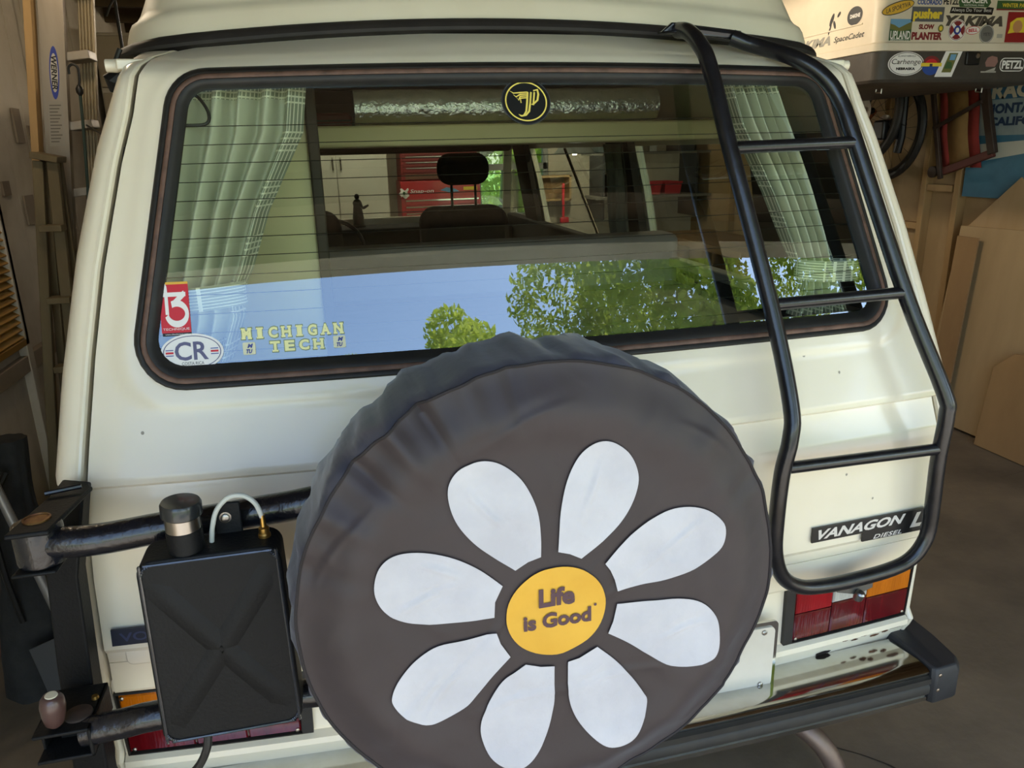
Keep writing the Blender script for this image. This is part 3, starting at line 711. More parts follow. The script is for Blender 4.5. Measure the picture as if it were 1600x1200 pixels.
CREASES = [(-.02, -.125, .06, .26), (.10, -.115, .10, .2), (.12, .05, .75, .12), (-.18, .06, .25, .12), (-.16, .095, -.5, .07), (.20, -.055, .12, .10), (.05, .19, 1.1, .10), (-.09, .18, -.9, .09), (-.19, -.09, .7, .10), (.19, .10, .45, .08), (-.28, .15, .9, .15), (.26, -.16, -.8, .12), (-.05, .29, .35, .18), (.22, .24, -.6, .12), (-.12, -.04, .9, .3)]
def crease_h(x, z):
    h = 0; u, v = x-WC[0], z-WC[1]
    for cx, cz, a, L in CREASES:
        c, s_ = math.cos(a), math.sin(a); p = (u-cx)*c+(v-cz)*s_; q = -(u-cx)*s_+(v-cz)*c+.006*math.sin(p*30+cx*50)
        if abs(p) < L/2 and abs(q) < .03: h += (1-(2*p/L)**2)*(.0020*math.exp(-(q/.0045)**2)-.0010*math.exp(-((q-.009)/.006)**2))
    n1_ = noise.noise((x*13+3, z*13, 11)); n2_ = noise.noise((x*27, z*27+5, 13))
    return h+.0016*(1-abs(n1_)*2.2)**3*(.5+n2_)*(abs(n1_) < .4)
def ycov(x, z):
    r = math.hypot(x-SCX, z-SCZ)/SR
    y = -.400+.020*sstep(.80, 1.02, r)**1.3-.006*math.exp(-((r-.80)/.09)**2)
    return y-pucker(x, z)-crease_h(x, z)
def covpt(r, t, o=0): x = SCX+r*rim(t)*math.cos(t); z = SCZ+r*rim(t)*math.sin(t); return (x, ycov(x, z)-o, z)
NT = 320
m = MB(); v = [covpt(0, 0)]; rr_ = [.02+.78*k/44 for k in range(44)]+[.80+.20*k/24 for k in range(25)]
for r in rr_: v += [covpt(r, 2*PI*k/NT) for k in range(NT)]
f = [(0, 1+(k+1) % NT, 1+k) for k in range(NT)]
for j in range(len(rr_)-1): f += [(1+j*NT+k, 1+j*NT+(k+1) % NT, 1+(j+1)*NT+(k+1) % NT, 1+(j+1)*NT+k) for k in range(NT)]
cover = m.add(v, f).obj('cover_face', FABRIC, spare, angle=60)
MB().tube([covpt(1.004, 2*PI*k/NT, .0005) for k in range(NT)], .0022, 6, closed=True).obj('seam', SEAM, spare)
m = MB(); v = []
side = [(1.0, 0), (1.012, .006), (1.022, .03), (1.026, .07), (1.024, .11), (1.012, .15), (.97, .18), (.90, .195), (.80, .20)]
for sr, dy in side:
    for k in range(NT):
        t = 2*PI*k/NT; x, y, z = covpt(1.0, t); fold = .010*noise.noise((math.cos(t)*9, math.sin(t)*9, dy*10))+.005*noise.noise((math.cos(t)*20, math.sin(t)*20, dy*18))
        fo = fold*(1 if .004 < dy < .17 else .3); q = rim(t)*(sr)+fo*(dy > 0)
        v.append((SCX+q*math.cos(t), y+dy, SCZ+q*math.sin(t)))
f = [(j*NT+k, j*NT+(k+1) % NT, (j+1)*NT+(k+1) % NT, (j+1)*NT+k) for j in range(len(side)-1) for k in range(NT)]
m.add(v, f).obj('cover_side', FABRIC2, spare, angle=70)
MB().lathe((SCX, -.375, SCZ), (0, 1, 0), [(.20, 0), (.31, .0), (.335, .03), (.335, .14), (.31, .165), (.20, .165)], 40).obj('tyre', RUBBER, spare)
PETALS=[
 ([(0.0039, 0.1029), (0.0079, 0.1621), (0.017, 0.2077), (0.034, 0.2405), (0.0561, 0.257), (0.0785, 0.2562), (0.1016, 0.2389), (0.115, 0.214), (0.1175, 0.1901), (0.108, 0.1578), (0.0898, 0.1312), (0.0621, 0.1058), (0.037, 0.0879)],[(0.0204, 0.0974)]),
 ([(0.0718, 0.0744), (0.109, 0.1136), (0.1512, 0.1391), (0.1896, 0.1446), (0.2244, 0.1358), (0.2486, 0.1132), (0.2522, 0.0872), (0.2414, 0.0661), (0.2092, 0.0441), (0.1648, 0.0336), (0.1255, 0.0319), (0.0906, 0.0284)],[(0.0865, 0.0466), (0.0795, 0.063)]),
 ([(0.091, 0.0065), (0.1361, 0.0039), (0.1862, -0.0017), (0.2223, -0.0133), (0.2455, -0.0392), (0.2527, -0.0737), (0.2512, -0.1016), (0.2382, -0.1138), (0.2016, -0.1179), (0.1701, -0.1093), (0.1387, -0.0852), (0.108, -0.0606), (0.0781, -0.0399)],[(0.0856, -0.021)]),
 ([(0.0617, -0.0593), (0.0886, -0.0864), (0.1143, -0.1193), (0.1345, -0.1519), (0.1412, -0.1705), (0.1319, -0.2093), (0.1168, -0.2319), (0.0931, -0.237), (0.0704, -0.2293), (0.0448, -0.2012), (0.0268, -0.1684), (0.018, -0.1327), (0.0172, -0.083), (0.0182, -0.0757)],[(0.0346, -0.0735)]),
 ([(-0.003, -0.079), (-0.0033, -0.1171), (-0.0045, -0.1446), (-0.0146, -0.1876), (-0.0318, -0.2239), (-0.0546, -0.2405), (-0.0788, -0.2357), (-0.102, -0.2105), (-0.1131, -0.1762), (-0.1121, -0.1486), (-0.099, -0.1186), (-0.0795, -0.0903), (-0.0605, -0.076), (-0.0454, -0.0673)],[(-0.0229, -0.0761)]),
 ([(-0.0673, -0.0502), (-0.0883, -0.0725), (-0.1169, -0.1039), (-0.136, -0.1214), (-0.1686, -0.1359), (-0.1913, -0.1362), (-0.2171, -0.1197), (-0.233, -0.0949), (-0.2337, -0.079), (-0.2217, -0.0556), (-0.1983, -0.0295), (-0.1668, -0.0132), (-0.1268, -0.0096), (-0.0863, -0.007)],[(-0.0805, -0.0267)]),
 ([(-0.0882, 0.0168), (-0.1344, 0.0191), (-0.1865, 0.0237), (-0.2158, 0.034), (-0.2355, 0.0522), (-0.2453, 0.0779), (-0.2443, 0.1014), (-0.2345, 0.1232), (-0.2133, 0.1329), (-0.1803, 0.1305), (-0.1388, 0.1156), (-0.1051, 0.0929), (-0.0752, 0.0635)],[(-0.0866, 0.0406)]),
 ([(-0.0206, 0.0989), (-0.0202, 0.128), (-0.0241, 0.1666), (-0.0367, 0.2009), (-0.0535, 0.2258), (-0.0786, 0.2451), (-0.1036, 0.2499), (-0.1289, 0.2398), (-0.1423, 0.2192), (-0.1419, 0.1922), (-0.1323, 0.1633), (-0.1123, 0.1342), (-0.0871, 0.1094), (-0.0568, 0.0841)],[(-0.0387, 0.0939)]),
]
wcp = lambda o: (lambda u, v: (WC[0]+u, ycov(WC[0]+u, WC[1]+v)-o, WC[1]+v))
for outer, inner in PETALS:
    P = [(p.x, p.y) for p in catmull([(a, b, 0) for a, b in outer], 5)]+inner
    MB().fan(P, wcp(.0032), 22).obj('petal', PETAL, spare, angle=80)
MB().fan(ell(.0725, .0695, 56, .001, .011), wcp(.0032), 14).obj('daisy_centre', YELLOW, spare, angle=80, label='yellow centre of the daisy')
m = MB(); m.text('Life', wcp(.0048), height=.030, width=.052, x=.001, y=.0350, bold=.045); m.text('is Good', wcp(.0048), height=.0245, width=.099, x=.002, y=-.0010, bold=.040)
m.add([wcp(.0048)(*p) for p in ell(.0022, .0022, 12, .0575, .0125)], [list(range(12))])
m.obj('lettering', LETTER, spare, smooth=False, label='brown words on the yellow centre')

# ------------------------------------------------------------------ swing-away carrier
car = thing('swing_arm_carrier', 'black steel swing-arm carrier hinged at the left rear corner of the van', 'carrier', (-.88, -.05, .44))
m = MB()
v = [(-.872, -.035, 1.196), (-.826, -.045, 1.190), (-.858, -.050, 1.045), (-.868, -.055, .84), (-.880, -.055, .46), (-.945, -.040, .46), (-.925, -.035, .868), (-.912, -.03, 1.045)]
n = len(v); m.add(v+[(x-.0, y+.05, z) for x, y, z in v], [list(range(n))[::-1], list(range(n, 2*n))]+[(k, (k+1) % n, (k+1) % n+n, k+n) for k in range(n)])
m.obj('hinge_post', BLACKMATT, car, bevel=.004)
up = [(-.845, -.155, 1.163), (-.80, -.16, 1.162), (-.757, -.16, 1.163), (-.695, -.16, 1.168), (-.621, -.165, 1.173), (-.555, -.17, 1.180), (-.506, -.18, 1.187), (-.448, -.19, 1.196), (-.36, -.20, 1.20), (-.2, -.205, 1.20)]
MB().tube(catmull(up, 4), .0235, 18).obj('upper_arm', BLACKARM, car)
lo = [(-.86, -.15, .825), (-.80, -.155, .832), (-.747, -.16, .840), (-.60, -.165, .842), (-.475, -.18, .845), (-.36, -.19, .85), (-.2, -.20, .86)]
MB().tube(catmull(lo, 4), .0235, 18).obj('lower_arm', BLACKARM, car)
MB().tube([(-.22, -.195, .85), (-.22, -.195, 1.21)], .022, 14).obj('upright', BLACKARM, car)
# upper bracket: clevis plates round a sleeve
m = MB(); m.prism([(-.893, -.185), (-.835, -.185), (-.815, -.03), (-.868, -.03)], lambda u, v, d: (u, v, 1.196-d), .008); m.prism([(-.896, -.185), (-.836, -.185), (-.83, -.04), (-.875, -.04)], lambda u, v, d: (u, v, 1.132-d), .006); m.obj('hinge_bracket', BLACKMATT, car, bevel=.003)
MB().lathe((-.862, -.148, 1.134), (0, 0, 1), [(.033, 0), (.034, .004), (.034, .054), (.033, .06)], 28).obj('hinge_sleeve', BLACKARM, car)
m = MB(); m.lathe((-.863, -.140, 1.196), (0, 0, 1), [(.019, 0), (.019, .0025), (.0165, .0030), (.016, .0010)], 28); m.obj('hinge_pin', mat('rusty_gold_ring', '#8a6a3c', .5, .7, c2='#5a3522', scale=60), car)
MB().tube([(-.875, -.06, 1.203), (-.825, -.05, 1.205)], .004, 8).obj('lock_rod', BLACKARM, car)
# lower bracket: open box, washer, pear handle
m = MB(); bx0, bx1, by0, by1, bz0, bz1 = -.925, -.842, -.175, -.06, .795, .848
m.box(bx0, bx1, by0, by1, bz1-.006, bz1); m.box(bx0, bx1, by0, by1, bz0, bz0+.006); m.box(bx0, bx0+.005, by0+.03, by1, bz0, bz1); m.box(bx1-.006, bx1, by0, by1, bz0, bz1); m.box(bx0+.02, bx1, by0+.05, by0+.056, bz0, bz1)
m.obj('lower_bracket', BLACKMATT, car, bevel=.002)
MB().lathe((-.868, -.135, .848), (0, 0, 1), [(.021, 0), (.0205, .003), (.018, .0045)], 24).obj('washer', mat('rusty_washer', '#4a382e', .7, .4, c2='#38312c', scale=50), car)
MB().lathe((-.895, -.158, .852), (.10, -.05, 1), [(.008, 0), (.0135, .006), (.017, .022), (.0185, .038), (.017, .050), (.013, .056), (.010, .0575)], 24).obj('pear_handle', mat('brown_bakelite', '#4a3531', .35, coat=.3), car)
MB().lathe((-.8895, -.161, .909), (.10, -.05, 1), [(.0095, 0), (.0085, .0015), (.002, .0016)], 20).obj('handle_cap', mat('ivory_cap', '#c9c1a8', .5), car)
MB().lathe((-.852, -.10, .848), (0, 0, 1), [(.006, 0), (.005, .005)], 12).obj('bolt', BRASS, car)

# ------------------------------------------------------------------ black steel tank
can = thing('fuel_tank', 'flat black steel tank with knurled screw cap hung on the carrier arm', 'tank', (-.61, -.24, .865))
def canfn(u, v, d): k = (v+.15)/.30; return (-.612+u*(1-.045*(k-.5)), -.272+d, 1.020+v)
m = MB(); o = rrect(.196, .302, .022, 6); m.prism(o, canfn, .066)
body = m.obj('tank_body', BLACKMATT, can, bevel=.004, seg=3)
# X-shaped pressing on the front
for sx in (-1, 1):
    m = MB(); v = []
    N = 12
    for i in range(N+1):
        t = -1+2*i/N; x = sx*.082*t; z = .118*t*-1
        h = .005*(1-abs(t)**6); nx, nz = .118, sx*.082; L = math.hypot(nx, nz); nx, nz = nx/L, nz/L*1
        for wv, hh in ((-.018, 0), (-.004, h), (.004, h), (.018, 0)):
            p = canfn(x+nx*wv, z+nz*wv*(1), 0); v.append((p[0], p[1]-hh*1.0+.0002, p[2]))
    m.add(v, [(4*i+a, 4*i+a+1, 4*i+a+5, 4*i+a+4) for i in range(N) for a in range(3)]).obj('cross_pressing', BLACKMATT, body)
# weld bead round the front edge
wb2 = [canfn(a, b, -.001) for a, b in rrect(.185, .291, .019, 6)]
wb2 = [p for i, p in enumerate(wb2)]
m = MB(); P = catmull(wb2, 8, closed=True); m.tube(P, [.0016+.0009*abs(math.sin(i*1.9)) for i in range(len(P))], 6, closed=True); m.obj('weld_bead', mat('shiny_black_weld', '#2a2c30', .2, coat=.6), body)
NX, NY, NZ = -.643, -.245, 1.168
MB().lathe((NX, NY, NZ), (0, 0, 1), [(.0245, 0), (.0245, .034), (.023, .036)], 32).obj('filler_neck', BLACKMATT, can)
MB().lathe((NX, NY, NZ+.034), (0, 0, 1), [(.0238, 0), (.0238, .021)], 32).obj('steel_collar', STEEL, can)
MB().lathe((NX, NY, NZ+.054), (.06, -.03, 1), [(.024, 0), (.0275, .003), (.0275, .019), (.0255, .0225), (.01, .0235)], 40).obj('screw_cap', mat('black_satin_cap', '#1d2022', .3, coat=.3), can)
MB().tube(catmull([(-.611, -.235, 1.171), (-.607, -.235, 1.195), (-.598, -.236, 1.220), (-.580, -.238, 1.238), (-.560, -.238, 1.238), (-.545, -.238, 1.224), (-.538, -.238, 1.200)], 6), .0036, 10).obj('breather_hose', mat('milky_tube', '#c4c6bd', .35, alpha=.75), can)
m = MB(); m.lathe((-.538, -.238, 1.171), (0, 0, 1), [(.009, 0), (.009, .004), (.0075, .006), (.0075, .014), (.0045, .016), (.0035, .034)], 6 if False else 14); m.obj('hose_fitting', BRASS, can)
m = MB(); o = [(-.018, 0), (.020, 0), (.020, .05), (-.006, .052), (-.016, .042), (-.018, .03)]; m.prism(o, lambda u, v, d: (-.590+u, -.212+d, 1.168+v), .004); tb = m.obj('mount_tab', BLACKMATT, can, bevel=.002)
m = MB(); m.lathe((-.592, -.212, 1.196), (0, -1, 0), [(.0085, 0), (.0085, .001), (.0062, .0012), (.0062, .005), (.004, .006)], 18); m.obj('bolt', STEEL, tb)
m = MB(); m.tube(catmull([(-.655, -.24, .873), (-.656, -.243, .862), (-.66, -.25, .835), (-.675, -.25, .805), (-.70, -.25, .78)], 5), .0065, 10); m.obj('outlet_hose', RUBBER, can)
MB().lathe((-.655, -.24, .862), (0, 0, 1), [(.008, 0), (.008, .012)], 10).obj('outlet_fitting', BRASS, can)

# ------------------------------------------------------------------ tailgate ladder
lad = thing('tailgate_ladder', 'black tubular ladder hung on the right half of the tailgate', 'ladder', (.6, -.02, .78))
path = [(.345, .325, 1.930), (.348, .285, 1.922), (.350, .235, 1.893), (.355, .195, 1.845), (.369, .124, 1.694), (.417, .014, 1.394), (.432, -.055, 1.215), (.426, -.072, 1.15), (.417, -.068, 1.076), (.420, -.058, .96), (.430, -.050, .885), (.455, -.045, .828), (.500, -.041, .795), (.56, -.036, .783), (.64, -.031, .782), (.735, -.024, .787), (.790, -.020, .802), (.820, -.020, .838), (.828, -.022, .89), (.813, -.034, 1.042), (.808, -.044, 1.15), (.800, -.036, 1.20), (.739, .036, 1.394), (.662, .144, 1.70), (.640, .176, 1.782), (.608, .20, 1.832), (.568, .235, 1.866), (.528, .29, 1.892), (.500, .315, 1.905), (.472, .33, 1.918)]
MB().tube(catmull(path, 5), .0162, 16).obj('side_rail', BLACKTUBE, lad)
for a, b in (((.370, .122, 1.692), (.664, .142, 1.697)), ((.415, .016, 1.398), (.738, .038, 1.398)), ((.420, -.068, 1.088), (.812, -.036, 1.072))):
    MB().tube([a, b], .0125, 14).obj('rung', BLACKTUBE, lad)
m = MB(); m.prism([(.305, 1.925), (.50, 1.912), (.50, 1.925), (.345, 1.945), (.33, 1.945)], lambda u, v, d: (u, .322+d, v), .012); m.prism([(.298, 0), (.335, -.03), (.338, 0)], lambda u, v, d: (u, .33+v, 1.922+d*.4), .014); m.obj('roof_hook', BLACKTUBE, lad, bevel=.003)
MB().tube([(.345, .33, 1.935), (.49, .33, 1.921)], .010, 10).obj('top_bar', BLACKTUBE, lad)
m = MB(); m.prism([(.612, .768), (.702, .770), (.702, .746), (.665, .734), (.612, .748)], lambda u, v, d: (u, -.02+d, v), .004); m.obj('foot_bracket', mat('grey_steel_plate', '#5d5a55', .5, .5), lad, bevel=.001)
MB().lathe((.662, -.024, .728), (0, -.5, 1), [(.010, 0), (.011, .004), (.010, .02), (.006, .023)], 16).obj('foot_knob', STEEL, lad)

# ------------------------------------------------------------------ curtains inside the rear window
def curtain_mat():
    m = mat('green_grey_plaid', '#8d9b82', .9); n = m.node_tree.nodes; l = m.node_tree.links; b = n['Principled BSDF']
    uv = n.new('ShaderNodeUVMap'); sp = n.new('ShaderNodeSeparateXYZ'); l.new(uv.outputs[0], sp.inputs[0])
    def math_(op, a, b_=None, c=None):
        x = n.new('ShaderNodeMath'); x.operation = op
        for i, q in enumerate((a, b_, c)):
            if q is None: continue
            if isinstance(q, (int, float)): x.inputs[i].default_value = q
            else: l.new(q, x.inputs[i])
        return x.outputs[0]
    U, V = sp.outputs[0], sp.outputs[1]
    edge = math_('GREATER_THAN', U, .84); hem = math_('LESS_THAN', V, .075); hem2 = math_('GREATER_THAN', V, .93); far = math_('LESS_THAN', U, .06)
    band = math_('MAXIMUM', math_('MAXIMUM', edge, hem), math_('MAXIMUM', hem2, far))
    lu = math_('LESS_THAN', math_('FRACT', math_('MULTIPLY', U, 52)), .28); lv = math_('LESS_THAN', math_('FRACT', math_('MULTIPLY', V, 46)), .30)
    gate = math_('GREATER_THAN', math_('SINE', math_('MULTIPLY', V, 34)), -.1)
    lines = math_('MULTIPLY', math_('MAXIMUM', lu, math_('MULTIPLY', lv, gate)), band)
    fine = math_('MULTIPLY', math_('SINE', math_('MULTIPLY', V, 260)), .5)
    m1 = n.new('ShaderNodeMix'); m1.data_type = 'RGBA'; l.new(band, m1.inputs[0]); m1.inputs[6].default_value = (*C('#cecfbc'), 1); m1.inputs[7].default_value = (*C('#9aa08e'), 1)
    m2 = n.new('ShaderNodeMix'); m2.data_type = 'RGBA'; l.new(lines, m2.inputs[0]); l.new(m1.outputs[2], m2.inputs[6]); m2.inputs[7].default_value = (*C('#f2f0dc'), 1)
    l.new(m2.outputs[2], b.inputs['Base Color'])
    bp = n.new('ShaderNodeBump'); bp.inputs['Strength'].default_value = .08; l.new(fine, bp.inputs['Height']); l.new(bp.outputs[0], b.inputs['Normal'])
    return m
CURT = curtain_mat()
def make_curtain(sg, label, outer, inner, group):
    # outer(z), inner(z): x of the two edges; gathered by a tie at zt
    zt = 1.455 if sg < 0 else 1.432
    th = thing('window_curtain', label, 'curtain', (sg*.6, .25, 1.33), group)
    z0, z1 = 1.838, 1.345
    def fn(u, v):
        z = z0+(z1-z0)*v; a, b = outer(z), inner(z); uu = u
        x = a+(b-a)*uu
        fr_ = 5.2; wob = noise.noise((u*3, v*1.3, sg*3))
        dep = .026*math.sin(2*PI*fr_*u+1.6*wob)*(1-.45*math.exp(-((z-zt)/.05)**2))+.006*math.sin(2*PI*13*u+v*3)*math.exp(-v*8)
        return (sg*x+.004*math.sin(2*PI*fr_*u), yg(sg*x, z)+.052+dep, z)
    m = MB(); m.grid(fn, 120, 70, uv=True); m.obj('drape', CURT, th, angle=80)
    a, b = outer(zt), inner(zt); m = MB()
    def tie(u, v):
        t = u*2*PI; x = (a+b)/2+(abs(b-a)/2+.012)*math.cos(t)+(.05*max(0, math.cos(t)) if a > b else 0); return (sg*x, yg(sg*x, zt)+.052+.030*math.sin(t), zt+.022-.044*v-.006*math.cos(t))
    m.grid(tie, 48, 4, uv=True); m.uv = [(.85+.15*q[1], .2+.5*q[0]) for q in m.uv]; m.obj('tie_back', CURT, th, angle=80)
    MB().tube([(sg*.43, yg(.43, 1.838)+.05, 1.840), (sg*.66, yg(.66, 1.838)+.05, 1.838)], .004, 8).obj('curtain_wire', STEEL, th)
    return th
make_curtain(-1, 'green grey plaid curtain tied back at the left of the rear window, beside the wardrobe', lambda z: interp(z, [1.345, 1.45, 1.838], [.735, .725, .655]), lambda z: interp(z, [1.345, 1.42, 1.455, 1.50, 1.60, 1.74, 1.838], [.60, .572, .575, .552, .515, .44, .425]), 'rear window curtains')
make_curtain(1, 'green grey plaid curtain tied back at the right of the rear window, behind the ladder', lambda z: interp(z, [1.345, 1.432, 1.60, 1.838], [.685, .672, .635, .575]), lambda z: interp(z, [1.345, 1.405, 1.432, 1.46, 1.60, 1.74, 1.838], [.54, .575, .578, .56, .515, .46, .44]), 'rear window curtains')

# rolled reflective mat on the bunk
rl = thing('foil_roll', 'rolled silver reflective mat lying on the upper bunk board', 'roll', (.13, .97, 1.77))
m = MB(); prof = [(.046+.0018*noise.noise((k*.4, 0, 0)), .88*k/60) for k in range(61)]; m.lathe((-.307, .965, 1.818), (1, 0, 0), prof, 36); m.obj('roll_body', FOIL, rl, angle=80)
m = MB(); sp_ = [(-.308-.0005*0, .965+(.008+.036*k/70)*math.cos(k*.42), 1.818+(.008+.036*k/70)*math.sin(k*.42)) for k in range(71)]; m.tube(sp_, .0016, 5); m.obj('roll_end', DGREY, rl)
bag2 = thing('red_pouch', 'small red pouch lying left of the foil roll on the bunk', 'pouch', (-.38, 1.2, 1.77)); m = MB(); o = rrect(.14, .045, .015, 4); m.prism(o, lambda u, v, d: (-.375+u, 1.15+d, 1.7925+v), .1); m.obj('pouch_body', BURG, bag2, bevel=.008); MB().box(-.44, -.31, 1.145, 1.15, 1.79, 1.795).obj('zip', DGREY, bag2)
# little robed figure on the dashboard
fg = thing('figurine', 'small dark green robed figurine standing on the dashboard with one arm out', 'figurine', (-.195, 3.92, 1.235))
FG = mat('dark_green_figure', '#26382a', .6, c2='#33302a', scale=30)
m = MB(); m.lathe((-.195, 3.92, 1.235), (0, 0, 1), [(.045, 0), (.045, .012), (.036, .018), (.036, .06), (.031, .10), (.026, .135), (.030, .155), (.02, .172), (.010, .178)], 20); m.obj('robe', FG, fg)
MB().lathe((-.195, 3.92, 1.41), (0, 0, 1), [(.004, 0), (.013, .006), (.016, .018), (.013, .031), (.004, .037)], 16).obj('head', mat('dark_brown_figure', '#2c241d', .6), fg)
MB().tube(catmull([(-.175, 3.90, 1.385), (-.165, 3.87, 1.360), (-.145, 3.85, 1.368), (-.128, 3.85, 1.378)], 4), [.009]*9+[.007]*3+[.005], 8).obj('arm', FG, fg)

# ------------------------------------------------------------------ cargo box under the ceiling with its stickers
CBX0, CBX1, CBY0, CBY1 = 2.185, 3.16, 2.09, 3.95
cb = thing('roof_cargo_box', 'white and dark grey car roof box covered with stickers, slung under the ceiling', 'cargo box', (2.67, 3.0, 1.95))
def rplan(x0, x1, y0, y1, r, n=6): return [((x0+x1)/2+a, (y0+y1)/2+b) for a, b in rrect(x1-x0, y1-y0, r, n)]
def loft(levels, n=6):
    v = []; m = MB()
    for z, ins in levels: v += [(x, y, z) for x, y in rplan(CBX0+ins, CBX1-ins, CBY0+ins, CBY1-ins, .06, n)]
    k = 4*(n+1); f = [(j*k+i, j*k+(i+1) % k, (j+1)*k+(i+1) % k, (j+1)*k+i) for j in range(len(levels)-1) for i in range(k)]
    f += [list(range(k))[::-1], [(len(levels)-1)*k+i for i in range(k)]]
    return m.add(v, f)
LID = mat('white_plastic_lid', '#ddd2bd', .4, c2='#d4c8b2', scale=4)
loft([(2.100, -.004), (2.102, -.008), (2.134, -.008), (2.138, -.002), (2.142, 0), (2.37, 0), (2.43, .015), (2.48, .06), (2.50, .14)]).obj('lid', LID, cb, angle=30)
loft([(1.945, .10), (1.952, .03), (1.962, .008), (1.975, 0), (2.099, 0)]).obj('tray', mat('charcoal_plastic_tray', '#443e37', .5, c2='#3a352f', scale=10, bump=.08, bscale=120), cb, angle=30)
MB().box(CBX0-.004, CBX0+.0, 2.22, 3.6, 2.232, 2.240).obj('side_rib', LID, cb, bevel=.002)
m = MB(); m.box(2.675, 2.755, CBY0-.012, CBY0+.004, 2.038, 2.098); lk = m.obj('latch', BLACK, cb, bevel=.006)
MB().lathe((2.735, CBY0-.012, 2.078), (0, -1, 0), [(.011, 0), (.011, .004), (.006, .005)], 14).obj('lock', STEEL, lk)
for x in (2.36, 2.96):
    MB().tube([(x, 2.3, 1.95), (x, 2.3, 1.93), (x, 2.26, 1.925), (x, 2.26, 1.95)], .004, 6).obj('hook', STEEL, cb)
for x in (2.25, 3.08):
    for y in (2.25, 3.7): MB().tube([(x, y, 2.45), (x, y, ZC-.1)], .006, 6).obj('hanging_strap', BLACK, cb)
F0 = lambda o: (lambda u, v: (u, CBY0-.0010-o, v))
def sticker(label, mats): 
    return label, mats
def quad(m, fn, x0, x1, z0, z1, mi): m.add([fn(x0, z0), fn(x1, z0), fn(x1, z1), fn(x0, z1)], [(0, 1, 2, 3)], mi)
def polyf(m, fn, pts, mi): m.add([fn(*p) for p in pts], [list(range(len(pts)))], mi)
def ringf(m, fn, cx, cz, a, b, k1, k2, mi, n=32):
    m.add([fn(*p) for p in ell(a*k1, b*k1, n, cx, cz)]+[fn(*p) for p in ell(a*k2, b*k2, n, cx, cz)], [(k, (k+1) % n, (k+1) % n+n, k+n) for k in range(n)], mi)
def rotell(a, b, cx, cz, rot, n=32): return [(cx+x*math.cos(rot)-y*math.sin(rot), cz+x*math.sin(rot)+y*math.cos(rot)) for x, y in ell(a, b, n)]
L0, L1_, L2_, L3_ = F0(0), F0(.0006), F0(.0012), F0(.0018)
def st(m, mats, label): return m.obj('sticker', mats, cb, smooth=False, label=label)
m = MB(); polyf(m, L0, rotell(.088, .026, 2.268, 2.286, .27), 0); polyf(m, L1_, rotell(.084, .022, 2.268, 2.286, .27), 1); m.text('LA SPORTIVA', L2_, width=.13, height=.020, x=2.268, y=2.286, mi=0, rot=.27, shear=.2, bold=.01); st(m, [DGREY, GOLD], 'yellow slanted oval sticker with dark lettering')
m = MB(); quad(m, L0, 2.236, 2.353, 2.145, 2.238, 0); polyf(m, L1_, [(2.236, 2.145), (2.353, 2.145), (2.353, 2.228), (2.32, 2.215), (2.285, 2.20), (2.26, 2.212), (2.236, 2.218)], 1); polyf(m, F0(.0009), [(2.236, 2.145), (2.353, 2.145), (2.353, 2.195), (2.29, 2.185), (2.236, 2.195)], 3); m.text('UPLAND', L2_, width=.108, height=.036, x=2.295, y=2.169, mi=2, bold=.02); m.text('BREWING CO', L2_, width=.10, height=.008, x=2.295, y=2.149, mi=2); st(m, [LBLUE, OLIVE, WHITE, GREEN], 'square landscape sticker with white lettering')
m = MB(); quad(m, L0, 2.345, 2.523, 2.228, 2.292, 0); m.text('pusher', L1_, width=.158, height=.056, x=2.434, y=2.256, mi=1, bold=.05); st(m, [mat('grey_vinyl', '#5a5b5f', .5), YEL], 'grey sticker with one yellow word')
m = MB(); m.text('SLOW', L0, width=.085, height=.022, x=2.435, y=2.206, mi=0, bold=.06); m.text('PLANTER', L0, width=.17, height=.034, x=2.443, y=2.166, mi=0, bold=.06); polyf(m, L0, ell(.016, .017, 20, 2.515, 2.20), 1); polyf(m, L1_, ell(.009, .010, 16, 2.515, 2.20), 2); st(m, [BURG, OLIVE, YEL], 'rust red block lettering sticker')
m = MB(); m.text('COLORADO', L0, width=.135, height=.022, x=2.437, y=2.312, mi=0, bold=.04); st(m, [BLUE], 'blue lettering sticker at the top edge')
m = MB(); m.text('PETZL', L0, width=.085, height=.026, x=2.555, y=2.316, mi=0, bold=.04); st(m, [BLACK], 'black lettering sticker at the top edge')
m = MB(); polyf(m, L0, [(2.605, 2.294), (2.765, 2.294), (2.78, 2.315), (2.765, 2.345), (2.61, 2.345), (2.595, 2.315)], 0); m.text('GLACIER', L1_, width=.15, height=.026, x=2.685, y=2.324, mi=1, bold=.03); m.text('NATIONAL PARK', L1_, width=.115, height=.008, x=2.685, y=2.3025, mi=1); st(m, [GREEN, WHITE], 'dark green park sticker')
m = MB(); polyf(m, L0, [(2.553, 2.266), (2.795, 2.262), (2.80, 2.292), (2.77, 2.296), (2.75, 2.290), (2.56, 2.294)], 0); m.text('Always Do Your Best', L1_, width=.225, height=.020, x=2.675, y=2.279, mi=1, bold=-.005); st(m, [BLACK, WHITE], 'black sticker with white handwriting')
m = MB(); m.text('YAKIMA', L0, width=.33, height=.046, x=2.699, y=2.234, mi=0, bold=.06, shear=.3); st(m, [mat('dark_taupe_vinyl', '#4d473e', .5)], 'large dark slanted capital lettering')
m = MB(); polyf(m, L1_, ell(.050, .048, 32, 2.607, 2.193), 0); ringf(m, L2_, 2.607, 2.193, .050, .048, .93, .88, 1)
for k in range(4):
    a = PI/2*k; polyf(m, L2_, [(2.607+.042*math.cos(a+s)*q, 2.193+.040*math.sin(a+s)*q) for s, q in ((-.62, 1), (-.2, 1.02), (.2, 1.02), (.62, 1), (.3, .45), (-.3, .45))], 1)
